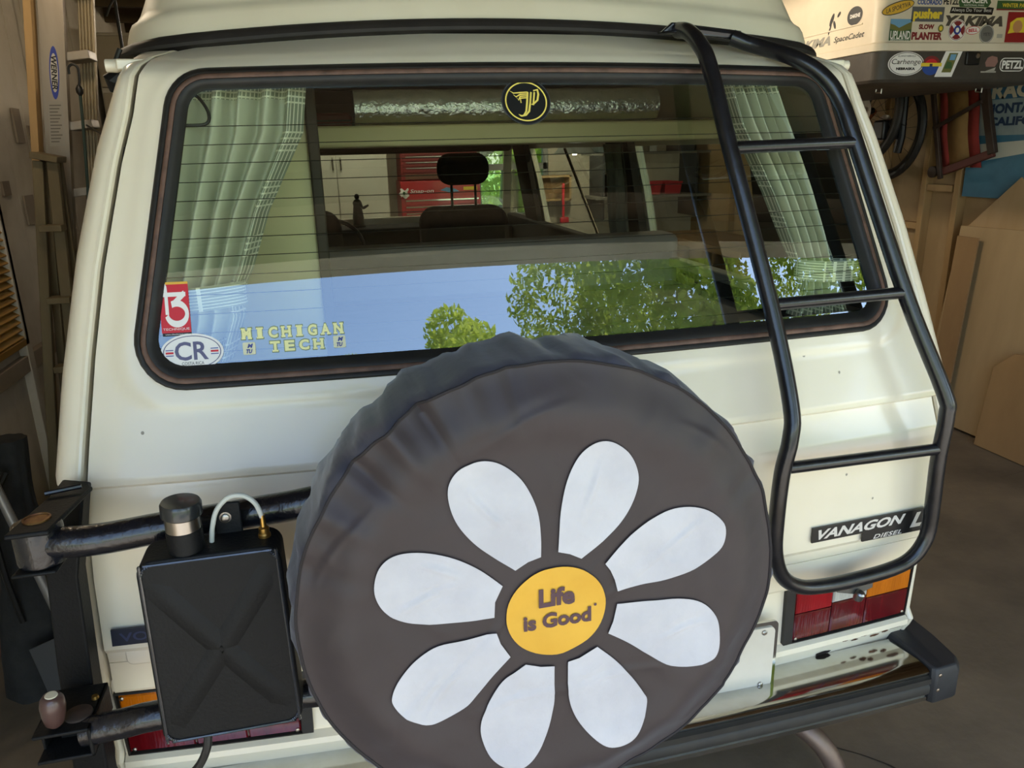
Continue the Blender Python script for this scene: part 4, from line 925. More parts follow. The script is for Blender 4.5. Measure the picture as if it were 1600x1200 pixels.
polyf(m, L3_, ell(.020, .020, 20, 2.607, 2.193), 2); polyf(m, F0(.0024), ell(.010, .011, 16, 2.607, 2.193), 0); st(m, [WHITE, BURG, DARKBLUE], 'round red maltese cross sticker')
m = MB(); polyf(m, L1_, rotell(.040, .0185, 2.697, 2.193, .08), 0); polyf(m, L2_, rotell(.037, .0160, 2.697, 2.193, .08), 1); m.text('BELL', L3_, width=.052, height=.015, x=2.697, y=2.193, mi=0, bold=.04, rot=.08); st(m, [RED, WHITE], 'small white oval sticker with red letters')
m = MB(); polyf(m, L0, ell(.042, .041, 32, 2.779, 2.178), 0); ringf(m, L1_, 2.779, 2.178, .042, .041, .93, .89, 1); m.text('YETI', L1_, width=.042, height=.014, x=2.779, y=2.176, mi=2, bold=.02); st(m, [mat('mid_grey_vinyl', '#6a6864', .5), WHITE, DGREY], 'round grey sticker')
m = MB(); quad(m, L0, 2.888, 3.03, 2.141, 2.277, 0); hair = [(2.90+.13*u, 2.18+.07*v) for u, v in ((0, 0), (.06, .35), (.05, .7), (.3, 1), (.6, 1.05), (.9, .9), (1, .4), (.95, 0), (.7, .08), (.3, .08))]; polyf(m, L1_, hair, 1); polyf(m, L2_, ell(.028, .028, 20, 2.952, 2.212), 2); st(m, [mat('deep_red_vinyl', '#8f1f1f', .5), YEL, mat('tan_vinyl', '#c08a5c', .5)], 'deep red sticker with a yellow and tan shape')
m = MB(); quad(m, L0, 2.815, 3.03, 2.283, 2.325, 0); quad(m, F0(.0003), 2.815, 3.03, 2.283, 2.289, 2); m.text('WINTER PARK', L1_, width=.16, height=.018, x=2.925, y=2.305, mi=1, bold=.02); st(m, [GREEN, YEL, BURG], 'dark green sticker with yellow lettering')
m = MB(); quad(m, L0, 2.84, 2.872, 2.160, 2.178, 0); st(m, [mat('pale_grey_vinyl', '#a9a499', .5)], 'small pale square sticker')
# on the tray
m = MB(); polyf(m, L0, ell(.100, .053, 40, 2.346, 2.044), 0); ringf(m, L1_, 2.346, 2.044, .100, .053, .94, .90, 1); m.text('Carhenge', L1_, width=.160, height=.030, x=2.346, y=2.050, mi=1, shear=.15); m.text('ALLIANCE NEBRASKA', L1_, width=.10, height=.008, x=2.346, y=2.078, mi=2); m.text('NEBRASKA', L1_, width=.105, height=.012, x=2.346, y=2.022, mi=1, bold=.06); st(m, [WHITE, BLACK, DGREY], 'white oval sticker with a black border')
m = MB(); cx, cz, r = 2.487, 2.036, .043
polyf(m, L0, [(cx+r*1.2*math.cos(a), cz+r*math.sin(a)) for a in [PI*k/16 for k in range(17)]], 0); polyf(m, L1_, [(cx+r*.85*math.cos(a), cz+r*.7*math.sin(a)) for a in [PI*k/16 for k in range(17)]], 1); polyf(m, L0, [(cx+r*1.2*math.cos(a), cz+r*math.sin(a)) for a in [PI+PI*k/16 for k in range(17)]], 2); quad(m, L2_, cx-.058, cx+.058, cz-.004, cz+.012, 3); quad(m, L3_, cx-.01, cx+.006, cz-.004, cz+.008, 4); st(m, [BURG, RED, BLUE, YEL, DGREY], 'round red, yellow and blue sticker')
m = MB(); polyf(m, L1_, [(2.512, 1.985), (2.610, 1.985), (2.655, 2.100), (2.560, 2.100)], 0); polyf(m, L2_, [(2.548, 2.005), (2.602, 2.005), (2.632, 2.092), (2.582, 2.092)], 1); polyf(m, L3_, [(2.560, 2.022), (2.605, 2.022), (2.600, 2.05), (2.575, 2.055)], 2); polyf(m, L3_, [(2.585, 2.06), (2.615, 2.06), (2.622, 2.086), (2.590, 2.086)], 3); st(m, [WHITE, OLIVE, GREEN, LBLUE], 'tilted white bordered picture sticker')
m = MB(); polyf(m, L0, [(2.795+.07*u, 2.015+.062*v) for u, v in ((.1, .25), (0, .55), (.15, .9), (.5, 1.05), (.95, .95), (1.05, .6), (.85, .25))], 0); quad(m, L0, 2.775, 2.865, 2.004, 2.010, 1); polyf(m, L1_, [(2.80, 2.01), (2.835, 2.02), (2.86, 2.028), (2.855, 2.012)], 1); st(m, [mat('dusty_pink_vinyl', '#8e6a62', .5), mat('pale_grey_vinyl', '#a9a499', .5)], 'dusty pink rounded sticker')
m = MB(); o = [(2.955+a, 2.040+b) for a, b in rrect(.145, .062, .025, 5)]; polyf(m, L0, o, 1); o = [(2.955+a*.95, 2.040+b*.88) for a, b in rrect(.145, .062, .025, 5)]; polyf(m, L1_, o, 0); m.text('PETZL', L2_, width=.125, height=.038, x=2.957, y=2.040, mi=1, bold=.04); st(m, [mat('tray_dark_vinyl', '#3a352f', .5), WHITE], 'dark sticker with white outlined letters')
# on the left side of the lid (reads from far to near)
S0 = lambda o: (lambda u, v: (CBX0-.0010-o, 3.0-u, v))
m = MB(); m.text('SpaceCadet', S0(0), width=.235, height=.034, x=3.0-2.317, y=2.186, mi=0, shear=.3, bold=.01); st(m, [BLACK], 'thin black italic lettering on the box side')
m = MB(); m.text('YAKIMA', S0(0), width=.34, height=.045, x=3.0-2.63, y=2.192, mi=0, bold=.05, shear=.3); st(m, [mat('grey_side_vinyl', '#9a988f', .5)], 'grey slanted lettering on the box side')
m = MB(); polyf(m, S0(0), ell(.057, .042, 32, 3.0-2.285, 2.280), 0); m.text('DAKINE', S0(.0006), width=.075, height=.018, x=3.0-2.282, y=2.280, mi=1, bold=.04); st(m, [DGREY, WHITE], 'round dark sticker on the box side')
m = MB(); polyf(m, S0(0), rotell(.032, .012, 3-2.465, 2.288, 1.1, 16), 0); polyf(m, S0(.0004), rotell(.022, .008, 3-2.44, 2.262, 2.0, 12), 0); polyf(m, S0(.0004), rotell(.028, .006, 3-2.475, 2.245, 1.2, 12), 0); polyf(m, S0(.0004), rotell(.016, .008, 3-2.41, 2.305, .8, 12), 0); st(m, [DGREY], 'dark blotchy figure sticker on the box side')
# ------------------------------------------------------------------ bicycle hung by the right wall
bk = thing('bicycle', 'dark bicycle hanging by its wheel under the cargo box', 'bicycle', (3.2, 3.4, 1.4))
def wheel(cx, cy, cz, nm, R=.315):
    m = MB(); m.tube([(cx, cy+R*math.cos(t), cz+R*math.sin(t)) for t in [2*PI*k/56 for k in range(56)]], .024, 10, closed=True); w = m.obj('wheel', RUBBER, bk)
    MB().tube([(cx, cy+(R-.034)*math.cos(t), cz+(R-.034)*math.sin(t)) for t in [2*PI*k/56 for k in range(56)]], .011, 8, closed=True).obj('rim', mat('dark_rim', '#4a4742', .3, .8), w)
    MB().tube([(cx-.05, cy, cz), (cx+.05, cy, cz)], .02, 12).obj('hub', BLACK, w)
    MB().lathe((cx-.03, cy, cz), (-1, 0, 0), [(.045, 0), (.085, .0), (.085, .002), (.045, .002)], 28).obj('brake_disc', STEEL, w)
    for k in range(20):
        t = 2*PI*k/20; MB().tube([(cx+(.02 if k % 2 else -.02), cy+.018*math.cos(t+.9), cz+.018*math.sin(t+.9)), (cx, cy+(R-.04)*math.cos(t), cz+(R-.04)*math.sin(t))], .0012, 4, caps=False).obj('spoke', BLACK, w, smooth=False)
wheel(3.12, 3.36, 1.885, 'a'); wheel(3.30, 3.36, 1.775, 'b')
OR = mat('faded_orange_tube', '#8a4a2a', .5); 
MB().tube([(3.18, 3.36, 1.885), (3.20, 3.62, 1.70), (3.22, 3.80, 1.50)], .018, 10).obj('seat_stay', OR, bk)
MB().tube([(3.21, 3.80, 1.50), (3.21, 3.40, 1.52), (3.22, 3.12, 1.80)], .022, 10).obj('down_tube', BLACK, bk)
MB().tube([(3.22, 3.14, 1.98), (3.22, 3.13, 1.72), (3.22, 3.15, 1.62)], .026, 10).obj('fork', BLACK, bk)
m = MB(); m.box(3.08, 3.20, 3.13, 3.23, 1.70, 1.82); m.lathe((3.14, 3.13, 1.80), (0, -1, 0), [(.03, 0), (.035, .03), (.02, .05)], 12); m.obj('brake_lever', BLACK, bk, bevel=.015)
MB().box(3.06, 3.16, 3.24, 3.42, 1.475, 1.52).obj('pedal', BLACK, bk, bevel=.008)
MB().tube([(3.18, 3.40, 1.52), (3.16, 3.34, 1.50)], .012, 8).obj('crank', BLACK, bk)
MB().tube([(3.22, 3.13, 1.98), (3.22, 3.13, 2.0), (3.22, 3.30, 2.55), (3.22, 3.30, ZC-.02)], .005, 6).obj('hanging_hook', STEEL, bk)
# ------------------------------------------------------------------ folded striped chair
ch = thing('folding_chair', 'folded chair with tan and red striped canvas and dark frame, hung on the right wall', 'chair', (3.36, 2.8, 1.48))
ch0 = lambda y, z, d=0: (3.375+d, y, z)
def strip(y0, y1, ma, nm='canvas_stripe'):
    m = MB(); v = []
    for k in range(9):
        z = 1.985-(1.985-1.53)*k/8; sh = -.16*(1.985-z)*0+.0
        a = y0-.10*k/8; b = y1-.10*k/8; v += [(3.372+.006*math.sin(k), a, z), (3.372+.006*math.sin(k), b, z+.05*k/8*(y0-y1)*0)]
    m.add(v, [(2*k, 2*k+1, 2*k+3, 2*k+2) for k in range(8)]); o = m.obj(nm, ma, ch)
    s = o.modifiers.new('t', 'SOLIDIFY'); s.thickness = .004
CT = mat('tan_canvas', '#8a6b3e', .9, c2='#7a5c34', scale=6); CRD = mat('red_canvas', '#8c2f28', .9, c2='#7a2822', scale=6)
strip(3.02, 2.96, CRD); strip(2.96, 2.80, CT); strip(2.80, 2.72, CRD)
DW = mat('dark_stained_wood', '#3a2a20', .6, c2='#2c2018', scale=10)
MB().beam((3.34, 3.045, 2.0), (3.34, 2.885, 1.46), .022, .03).obj('leg', DW, ch, bevel=.004)
MB().beam((3.33, 2.985, 1.76), (3.33, 2.635, 1.90), .02, .022).obj('brace', DW, ch, bevel=.003)
MB().beam((3.35, 2.66, 2.0), (3.35, 2.525, 1.61), .03, .05).obj('leg', DW, ch, bevel=.004)
MB().beam((3.36, 2.90, 1.50), (3.36, 2.53, 1.615), .03, .045).obj('seat_rail', mat('red_brown_wood', '#5a2a22', .6), ch, bevel=.004)
MB().lathe((3.345, 2.95, 1.50), (-1, 0, 0), [(.035, 0), (.035, .02), (.02, .024)], 18).obj('roller', DW, ch)
MB().tube([(3.35, 2.66, 2.0), (3.30, 2.66, 2.03)], .006, 6).obj('wall_hook', STEEL, ch)
# ------------------------------------------------------------------ painted board with race lettering
pb = thing('painted_sign_board', 'blue and white painted sign board with race lettering on the right wall', 'sign', (3.39, 2.2, 1.38))
MB().box(3.385, 3.39, 1.30, 2.745, 1.36, 2.06).obj('board', mat('faded_blue_board', '#3f7288', .6, c2='#35637a', scale=5), pb)
MB().box(3.382, 3.385, 1.30, 2.70, 1.71, 2.05).obj('white_panel', mat('chalky_blue_white', '#8f9a98', .6, c2='#7a8a8e', scale=8), pb)
m = MB(); PB = lambda o: (lambda u, v: (3.3815-o, 2.62-u, v))
quad(m, PB(0), -.06, .9, 1.905, 2.0, 0); m.text('RACE', PB(.0008), width=.33, height=.085, x=-.005, y=1.95, mi=1, bold=.05, align='LEFT')
m.text('MONTANA', PB(.0008), width=.42, height=.055, x=-.03, y=1.855, mi=2, bold=.05, align='LEFT'); m.text('CALIFORNIA', PB(.0008), width=.50, height=.048, x=0, y=1.785, mi=2, bold=.05, align='LEFT')
m.obj('lettering', [mat('mid_blue_paint', '#2f5a78', .6), mat('cream_paint', '#b9b09a', .6), mat('navy_paint', '#1f3350', .6)], pb, smooth=False)
m = MB(); polyf(m, PB(-.0022), [(-.12, 1.55), (.6, 1.66), (.6, 1.70), (-.08, 1.66)], 0); m.obj('swoosh', mat('pale_stripe', '#b7b9ac', .6), pb, smooth=False)
gs = thing('letter_board', 'dark board with two white letters GS leaning on the painted sign', 'sign', (3.36, 2.12, 1.18)); MB().box(3.370, 3.380, 1.75, 2.255, 1.15, 1.50).obj('board', mat('dark_teal_board', '#23363c', .6), gs); m = MB(); quad(m, lambda u, v: (3.3695, 2.24-u, v), 0, .4, 1.33, 1.41, 0); m.text('GS', lambda u, v: (3.369, 2.235-u, v), width=.13, height=.065, x=0, y=1.37, mi=1, bold=.05, align='LEFT'); m.obj('lettering', [WHITE, BLACK], gs, smooth=False)
# ------------------------------------------------------------------ plywood leaning on the right wall
def sheet(name, label, pts, x0, x1, th, ma):
    zs = [p[1] for p in pts]; za, zb = 0, max(zs)
    m = MB(); m.prism(pts, lambda u, v, d: (x0+(x1-x0)*(v-za)/(zb-za)+d, u, v), th); o = m.obj(name, ma, None, smooth=False, bevel=.0015); tag(o, label, 'plywood', 'plywood offcuts by the right wall'); return o
sheet('plywood_sheet', 'large pale plywood sheet leaning on the right wall', [(2.635, .02), (1.25, .02), (1.25, 1.225), (2.645, 1.195)], 3.19, 3.32, .012, PLY)
sheet('plywood_strip', 'narrow dark grained plywood strip in front of the pale sheet', [(2.545, .005), (2.395, .005), (2.452, 1.140), (2.612, 1.140)], 3.15, 3.27, .010, PLYD)
sheet('plywood_triangle', 'pointed plywood offcut standing behind the pale sheet', [(2.62, .02), (2.10, .02), (2.135, 1.22), (2.22, 1.40), (2.315, 1.485), (2.60, 1.20)], 3.212, 3.358, .010, mat('greyish_plywood', '#ab8e68', .7, c2='#97794f', scale=4, stretch=(1, 1, .3), detail=7))
sheet('plywood_offcut', 'small dark edged plywood offcut low against the sheet', [(2.115, .005), (1.6, .005), (1.6, .62), (1.99, .57), (2.105, .47)], 3.12, 3.175, .012, PLYD)
# ------------------------------------------------------------------ left side: ladders, cord, shutter, bag
al = thing('aluminium_ladder', 'tall dull aluminium ladder leaning by the left wall with a blue oval label', 'ladder', (-1.65, 2.35, 0))
def lx(z): return -1.70+.128*z     # left edge of the label rail
m = MB(); v = []
for z in (0, 2.62):
    for dx, y in ((0, 2.285), (.088, 2.285), (.088, 2.325), (.083, 2.325), (.083, 2.290), (.005, 2.290), (.005, 2.325), (0, 2.325)): v.append((lx(z)+dx, y, z))
m.add(v, [(k, (k+1) % 8, (k+1) % 8+8, k+8) for k in range(8)]+[list(range(8))[::-1], list(range(8, 16))]); m.obj('label_rail', ALU, al, smooth=False)
m = MB()
o = []
for k in range(5):
    o += [(.0+.012*k, 0), (.004+.012*k, -.006), (.008+.012*k, -.006), (.011+.012*k, 0)]
o += [(.06, .02), (0, .02)]
v = [(lx(z)+.100+a, 2.44+b, z) for z in (0, 2.62) for a, b in o]; n = len(o)
m.add(v, [(k, (k+1) % n, (k+1) % n+n, k+n) for k in range(n)]); m.obj('ribbed_rail', mat('ribbed_aluminium', '#a39478', .5, .5, c2='#8e7f66', scale=8), al, smooth=False)
for k in range(9):
    z = 2.36-.262*k; MB().obox((lx(z)+.125, 2.37, z), (.085, .12, .034), Matrix.Rotation(-.12, 3, 'Y')).obj('rung', ALU, al, smooth=False, bevel=.003)
AF = lambda o: (lambda u, v: (lx(2.03+v)+.046+u, 2.2845-o, 2.03+v))
m = MB(); polyf(m, AF(0), ell(.0175, .098, 36), 0); polyf(m, AF(.0006), ell(.0135, .072, 36), 1); m.text('WERNER', lambda u, v: AF(.0012)(v, -u), width=.125, height=.020, mi=2, bold=.03, shear=.2); m.obj('label', [DARKBLUE, mat('silver_label', '#b0aaa0', .4), BLACK], al, smooth=False, label='blue and silver oval label')
m = MB(); quad(m, AF(0), -.030, .026, -.275, -.105, 0)
for k in range(12): quad(m, AF(.0005), -.024, .018-.006*(k % 3), -.118-.0125*k, -.1225-.0125*k, 1)
m.obj('instruction_label', [mat('grey_label', '#8d867b', .6), mat('grey_print', '#5f594f', .6)], al, smooth=False)
wp = MB(); v = [(-1.745+.131*z+a, 2.24+b, z) for z in (0, 2.62) for a, b in ((0, 0), (.028, 0), (.028, .06), (0, .06))]
o = wp.add(v, [(0, 1, 5, 4), (1, 2, 6, 5), (2, 3, 7, 6), (3, 0, 4, 7), (3, 2, 1, 0), (4, 5, 6, 7)]).obj('wooden_plank', PINE, None, smooth=False, bevel=.002); tag(o, 'long narrow pine plank leaning left of the aluminium ladder', 'plank')
sl = thing('wooden_step_ladder', 'old weathered wooden step ladder in front of the aluminium ladder', 'ladder', (-1.5, 2.1, 0))
OW = mat('weathered_wood', '#6f6247', .8, c2='#574b34', scale=8, stretch=(1, 1, .2), detail=6)
MB().obox((-1.425, 2.12, 1.712), (.095, .12, .024), Matrix.Rotation(.22, 3, 'Y')).obj('cap', OW, sl, bevel=.003)
MB().beam((-1.455, 2.10, 1.70), (-1.66, 2.02, 0), .036, .03, up=(0, 1, 0)).obj('leg', OW, sl, bevel=.003)
MB().beam((-1.405, 2.10, 1.70), (-1.52, 2.02, 0), .040, .03, up=(0, 1, 0)).obj('leg', OW, sl, bevel=.003)
MB().beam((-1.455, 2.16, 1.70), (-1.64, 2.24, 0), .03, .03, up=(0, 1, 0)).obj('leg', OW, sl, bevel=.003)
MB().beam((-1.405, 2.16, 1.70), (-1.50, 2.24, 0), .03, .03, up=(0, 1, 0)).obj('leg', OW, sl, bevel=.003)
for k in range(5): z = 1.45-.28*k; MB().box(-1.44-.06*k*.4-.04, -1.42-.02*k+.02, 2.03, 2.10, z-.012, z+.012).obj('step', OW, sl, bevel=.002)
bc = thing('bungee_cord', 'dark green bungee cord with black hook hanging on the aluminium ladder', 'cord', (-1.31, 2.22, 1.6))
MB().tube(catmull([(-1.325, 2.22, 2.020), (-1.322, 2.22, 2.045), (-1.305, 2.22, 2.055), (-1.290, 2.22, 2.040), (-1.292, 2.22, 2.0), (-1.298, 2.22, 1.975)], 5), .005, 8).obj('hook', BLACK, bc); MB().lathe((-1.298, 2.22, 1.94), (0, 0, 1), [(.006, 0), (.013, .012), (.014, .026), (.006, .04)], 12).obj('hook_sleeve', BLACK, bc)
MB().tube([(-1.298, 2.22, 1.95), (-1.31, 2.22, 1.8), (-1.33, 2.22, 1.6), (-1.36, 2.22, 1.35)], .006, 8).obj('cord', mat('dark_green_cord', '#2b3a33', .8), bc)
o = MB().tube(catmull([(-.782, .41, 1.826), (-.85, .8, 1.76), (-1.0, 1.4, 1.74), (-1.16, 1.9, 1.78), (-1.29, 2.2, 1.83)], 6), .0035, 6).obj('black_cable', BLACK); tag(o, 'thin black cable sagging from the van roof corner to the ladder', 'cable')
o = MB().tube(catmull([(-1.26, 2.7, 2.30), (-1.20, 2.7, 2.38), (-1.05, 2.7, 2.40), (-.92, 2.7, 2.36), (-.86, 2.7, 2.2), (-.84, 2.7, 2.05)], 6), .005, 6).obj('black_cable', BLACK); tag(o, 'looped black cable hanging under the ceiling left of the van roof', 'cable')
# tall pale cupboard behind the ladder
cu = thing('storage_cupboard', 'tall pale cupboard with flat doors behind the ladder on the left', 'cupboard', (-1.35, 4.6, 0))
MB().box(-1.70, -1.0, 4.32, 4.9, 0, 2.45).obj('cupboard_body', WALLW, cu, bevel=.005)
for x0, x1 in ((-1.69, -1.355), (-1.345, -1.01)):
    for z0, z1 in ((.08, 1.55), (1.60, 2.10), (2.13, 2.43)): MB().box(x0, x1, 4.30, 4.32, z0, z1).obj('door', mat('pale_cupboard_door', '#a99a82', .7, c2='#9a8b74', scale=3), cu, bevel=.004)
bb = thing('black_case', 'small black case hung between the ladder and the van', 'case', (-1.28, 3.0, 1.6)); MB().box(-1.42, -1.15, 2.95, 3.1, 1.70, 1.82).obj('case_body', SEATC, bb, bevel=.02); MB().box(-1.36, -1.2, 2.94, 2.95, 1.745, 1.755).obj('zip', DGREY, bb); MB().tube([(-1.28, 3.02, 1.81), (-1.28, 3.02, ZC-.1)], .008, 6).obj('hanging_strap', BLACK, bb)
# amber louvre shutter on the left wall
sh = thing('louvred_shutter', 'amber louvred shutter panel on the left wall', 'shutter', (-1.74, 2.35, .95))
AMB = mat('amber_slat', '#b98a34', .5, c2='#a87a2a', scale=6)
FRM = mat('amber_frame', '#8a6426', .6)
def shp(y, z): return y
for y0, y1, z0, z1 in ((1.78, 2.34, .945, .975), (1.78, 2.34, 1.515, 1.545), (2.31, 2.34, .945, 1.545), (1.78, 1.81, .945, 1.545)): MB().box(-1.738, -1.70, y0, y1, z0, z1).obj('frame_rail', FRM, sh, bevel=.003)
for k in range(17): MB().obox((-1.718, 2.06, .99+.0315*k), (.034, .52, .006), Matrix.Rotation(.6, 3, 'Y')).obj('slat', AMB, sh, smooth=False)
# cloth bag, shovel shaft, carton on the floor
bg_ = thing('cloth_bag', 'tall black cloth bag slumped on the floor by the left wall', 'bag', (-1.43, 1.22, 0))
def bagfn(u, v):
    t = u*2*PI; z = .885*v; r = .10+.02*math.sin(v*5+1)-.035*v; fx = .014*noise.noise((math.cos(t)*2, math.sin(t)*2, v*4))
    return (-1.475+.045*v+(r+fx)*math.cos(t), 1.22+(r*.8+fx)*math.sin(t), z)
m = MB(); m.grid(bagfn, 40, 24); m.f.append([24*41+i for i in range(40)]); m.m.append(0); m.obj('bag_body', SEATC, bg_, angle=80)
MB().tube(catmull([(-1.42, 1.15, .80), (-1.46, 1.10, .70), (-1.47, 1.11, .5), (-1.46, 1.13, .3)], 5), .010, 8).obj('strap', BLACK, bg_)
sv = thing('shovel', 'shovel with pale metal shaft leaning beside the black bag', 'shovel', (-1.40, 1.0, 0)); MB().tube([(-1.44, 1.08, .86), (-1.419, 1.08, .755), (-1.389, 1.08, .602), (-1.315, 1.08, .22)], .014, 12).obj('shaft', mat('pale_metal_shaft', '#8f8d8a', .4, .6), sv)
m = MB(); m.prism([(-.10, 0), (.10, 0), (.11, .22), (.02, .25), (-.02, .25), (-.11, .22)], lambda u, v, d: (-1.31+u-.1*v, 1.08+d, v+.005), .004); m.obj('blade', DGREY, sv, bevel=.002)
cx_ = thing('carton', 'dull red-brown carton on the floor left of the van', 'box', (-1.5, 1.65, 0)); MB().box(-1.72, -1.30, 1.42, 1.9, 0, .30).obj('carton_body', mat('red_brown_card', '#6b4334', .9, c2='#57362a', scale=5), cx_, bevel=.006); MB().box(-1.71, -1.52, 1.43, 1.89, .30, .305).obj('flap', mat('red_brown_card', '#6b4334'), cx_); MB().box(-1.50, -1.31, 1.43, 1.89, .30, .305).obj('flap', mat('red_brown_card', '#6b4334'), cx_)

# ------------------------------------------------------------------ far end: bench, cabinet, tool chest, lamp, shelves
CABW = mat('white_cabinet_paint', '#cfccc0', .5, c2='#c6c2b4', scale=3)
be = thing('workbench', 'long pale workbench with grey drawers at the far wall', 'workbench', (0, 6.1, 0))
MB().box(-1.5, 1.05, 5.72, 6.48, 1.035, 1.085).obj('bench_top', mat('grey_bench_top', '#8b887e', .5), be, bevel=.005)
MB().box(-1.48, 1.03, 5.78, 6.46, 0, 1.035).obj('bench_body', mat('bench_grey', '#9d9b92', .6), be)
for x0, x1 in ((-1.46, -.86), (-.84, -.42), (-.40, .44), (.46, 1.02)):
    d = MB().box(x0, x1, 5.755, 5.78, .88, 1.028).obj('drawer', mat('pale_drawer', '#b4b3a8', .5), be, bevel=.004)
    MB().tube([((x0+x1)/2-.12, 5.755, .965), ((x0+x1)/2-.12, 5.735, .965), ((x0+x1)/2+.12, 5.735, .965), ((x0+x1)/2+.12, 5.755, .965)], .006, 6).obj('handle', STEEL, d)
cab = thing('wall_cabinet', 'white two-door cabinet standing on the workbench', 'cabinet', (-.3, 6.3, 1.085))
MB().box(-.72, .195, 6.12, 6.46, 1.085, 1.98).obj('cabinet_body', CABW, cab, bevel=.004)
for x0, x1, hx in ((-.715, -.268, -.295), (-.262, .19, -.225)):
    d = MB().box(x0, x1, 6.10, 6.12, 1.095, 1.97).obj('door', CABW, cab, bevel=.004)
    MB().tube(catmull([(hx, 6.10, 1.54), (hx, 6.07, 1.56), (hx, 6.065, 1.60), (hx, 6.07, 1.64), (hx, 6.10, 1.66)], 4), .008, 8).obj('handle', CHROME, d)
TR = mat('tool_chest_red', '#b3252a', .35, coat=.3); TRD = mat('tool_chest_dark_red', '#7c2624', .45)
tc_ = thing('tool_chest', 'red tool chest with silver drawer pulls on the workbench', 'tool chest', (.67, 6.2, 1.085))
MB().box(.295, 1.04, 6.02, 6.44, 1.085, 1.44).obj('chest_body', TR, tc_, bevel=.005)
for z0, z1 in ((1.095, 1.155), (1.165, 1.215), (1.225, 1.275)):
    d = MB().box(.335, 1.02, 6.005, 6.02, z0, z1).obj('drawer', TR, tc_, bevel=.002); MB().box(.335, 1.02, 5.998, 6.005, z1-.016, z1-.004).obj('pull', CHROME, d)
m = MB(); quad(m, lambda u, v: (u, 6.018, v), .315, 1.03, 1.285, 1.40, 0); m.text('Snap-on', lambda u, v: (u, 6.016, v), width=.22, height=.042, x=.49, y=1.345, mi=1, shear=.2, bold=.01); polyf(m, lambda u, v: (u, 6.016, v), [(.66, 1.35), (.72, 1.375), (.80, 1.36), (.84, 1.335), (.74, 1.33)], 2); quad(m, lambda u, v: (u, 6.016, v), .88, 1.01, 1.345, 1.375, 3); m.obj('name_panel', [TR, WHITE, LBLUE, YEL], tc_, smooth=False)
tp = thing('top_tool_chest', 'dark red top chest with many thin drawers above the red tool chest', 'tool chest', (.67, 6.25, 1.44))
MB().box(.31, 1.03, 6.06, 6.44, 1.445, 1.95).obj('chest_body', TRD, tp, bevel=.005)
MB().box(.35, 1.0, 6.045, 6.06, 1.455, 1.50).obj('tray', mat('brown_tray', '#6b4a38', .6), tp)
for k in range(8):
    z = 1.515+.05*k; d = MB().box(.33, 1.015, 6.05, 6.06, z, z+.045).obj('drawer', TRD, tp, bevel=.002); MB().box(.36, .98, 6.042, 6.05, z+.034, z+.041).obj('pull', STEEL, d)
mg = thing('work_glove', 'white rag tossed over the left corner of the red tool chest', 'rag', (.32, 6.0, 1.30)); m = MB(); m.grid(lambda u, v: (.285+.075*u+.008*math.sin(v*9), 5.995+.012*math.sin(u*7+v*5), 1.37-.075*v+.01*math.sin(u*8)), 10, 10); m.obj('cloth', WHITE, mg, angle=80); MB().fan(ell(.012, .016, 10, .32, 1.335), lambda u, v: (u, 5.98, v), 1).obj('mark', GREEN, mg)
lp_ = thing('pendant_lamp', 'white enamel bowl lamp hanging over the far bench', 'lamp', (1.99, 6.0, 1.6))
MB().lathe((1.90, 5.8, 1.645), (0, 0, 1), [(.195, 0), (.20, .006), (.185, .012), (.15, .05), (.13, .072), (.05, .085), (.02, .10)], 36).obj('shade', mat('white_enamel', '#cfd2cf', .3, coat=.4), lp_, angle=50); MB().tube([(1.90, 5.8, 1.74), (1.90, 5.8, ZC)], .006, 6).obj('flex', BLACK, lp_)
MB().lathe((1.90, 5.8, 1.635), (0, 0, 1), [(.02, 0), (.028, .02), (.02, .05)], 12).obj('bulb', mat('lamp_bulb', '#fff2d8', .4, emit='#ffe9c4', estr=20), lp_)
pd = bpy.data.lights.new('pendant_light', 'POINT'); pd.energy = 10; pd.color = (1, .9, .75); pd.shadow_soft_size = .04
pq = bpy.data.objects.new('pendant_light', pd); COL.objects.link(pq); pq.location = (1.90, 5.8, 1.60); pq.parent = lp_; pq.matrix_parent_inverse = ROOTINV(lp_)
tl_ = thing('added_fill_tube', 'added fluorescent fill tube on the ceiling, brightening the far workbench', 'lamp', (0, 5.3, 2.55)); MB().box(-.65, .65, 5.24, 5.36, 2.53, 2.59).obj('fitting', WHITE, tl_, bevel=.01); MB().tube([(-.6, 5.3, 2.505), (.6, 5.3, 2.505)], .018, 12).obj('tube', mat('tube_glow', '#ffffff', .4, emit='#fff4e2', estr=40), tl_)  # unseen tube, added to brighten the cabinet and bench at the far end
for x in (-.5, .5): MB().tube([(x, 5.3, 2.59), (x, 5.3, 2.75)], .006, 6).obj('drop_rod', STEEL, tl_)
sd_ = thing('wooden_shelf_box', 'open wooden shelf box on the far wall under the bowl lamp', 'shelf', (1.86, 6.4, 1.2)); 
for x0, x1, z0, z1 in ((1.70, 2.03, 1.19, 1.21), (1.70, 2.03, 1.42, 1.44), (1.70, 1.72, 1.19, 1.44), (2.01, 2.03, 1.19, 1.44)): MB().box(x0, x1, 6.30, 6.5, z0, z1).obj('panel', PINE, sd_)
MB().box(1.70, 2.03, 6.48, 6.5, 1.19, 1.44).obj('back_panel', PLYD, sd_)
rt = thing('red_clamp', 'red bar clamp hanging below the wooden shelf box', 'clamp', (1.93, 6.28, .95)); MB().box(1.925, 1.95, 6.27, 6.29, .98, 1.36).obj('bar', RED, rt, bevel=.004); MB().box(1.90, 1.99, 6.25, 6.29, .97, 1.03).obj('jaw', RED, rt, bevel=.01)
RB = mat('red_plastic_bin', '#b8323a', .45)
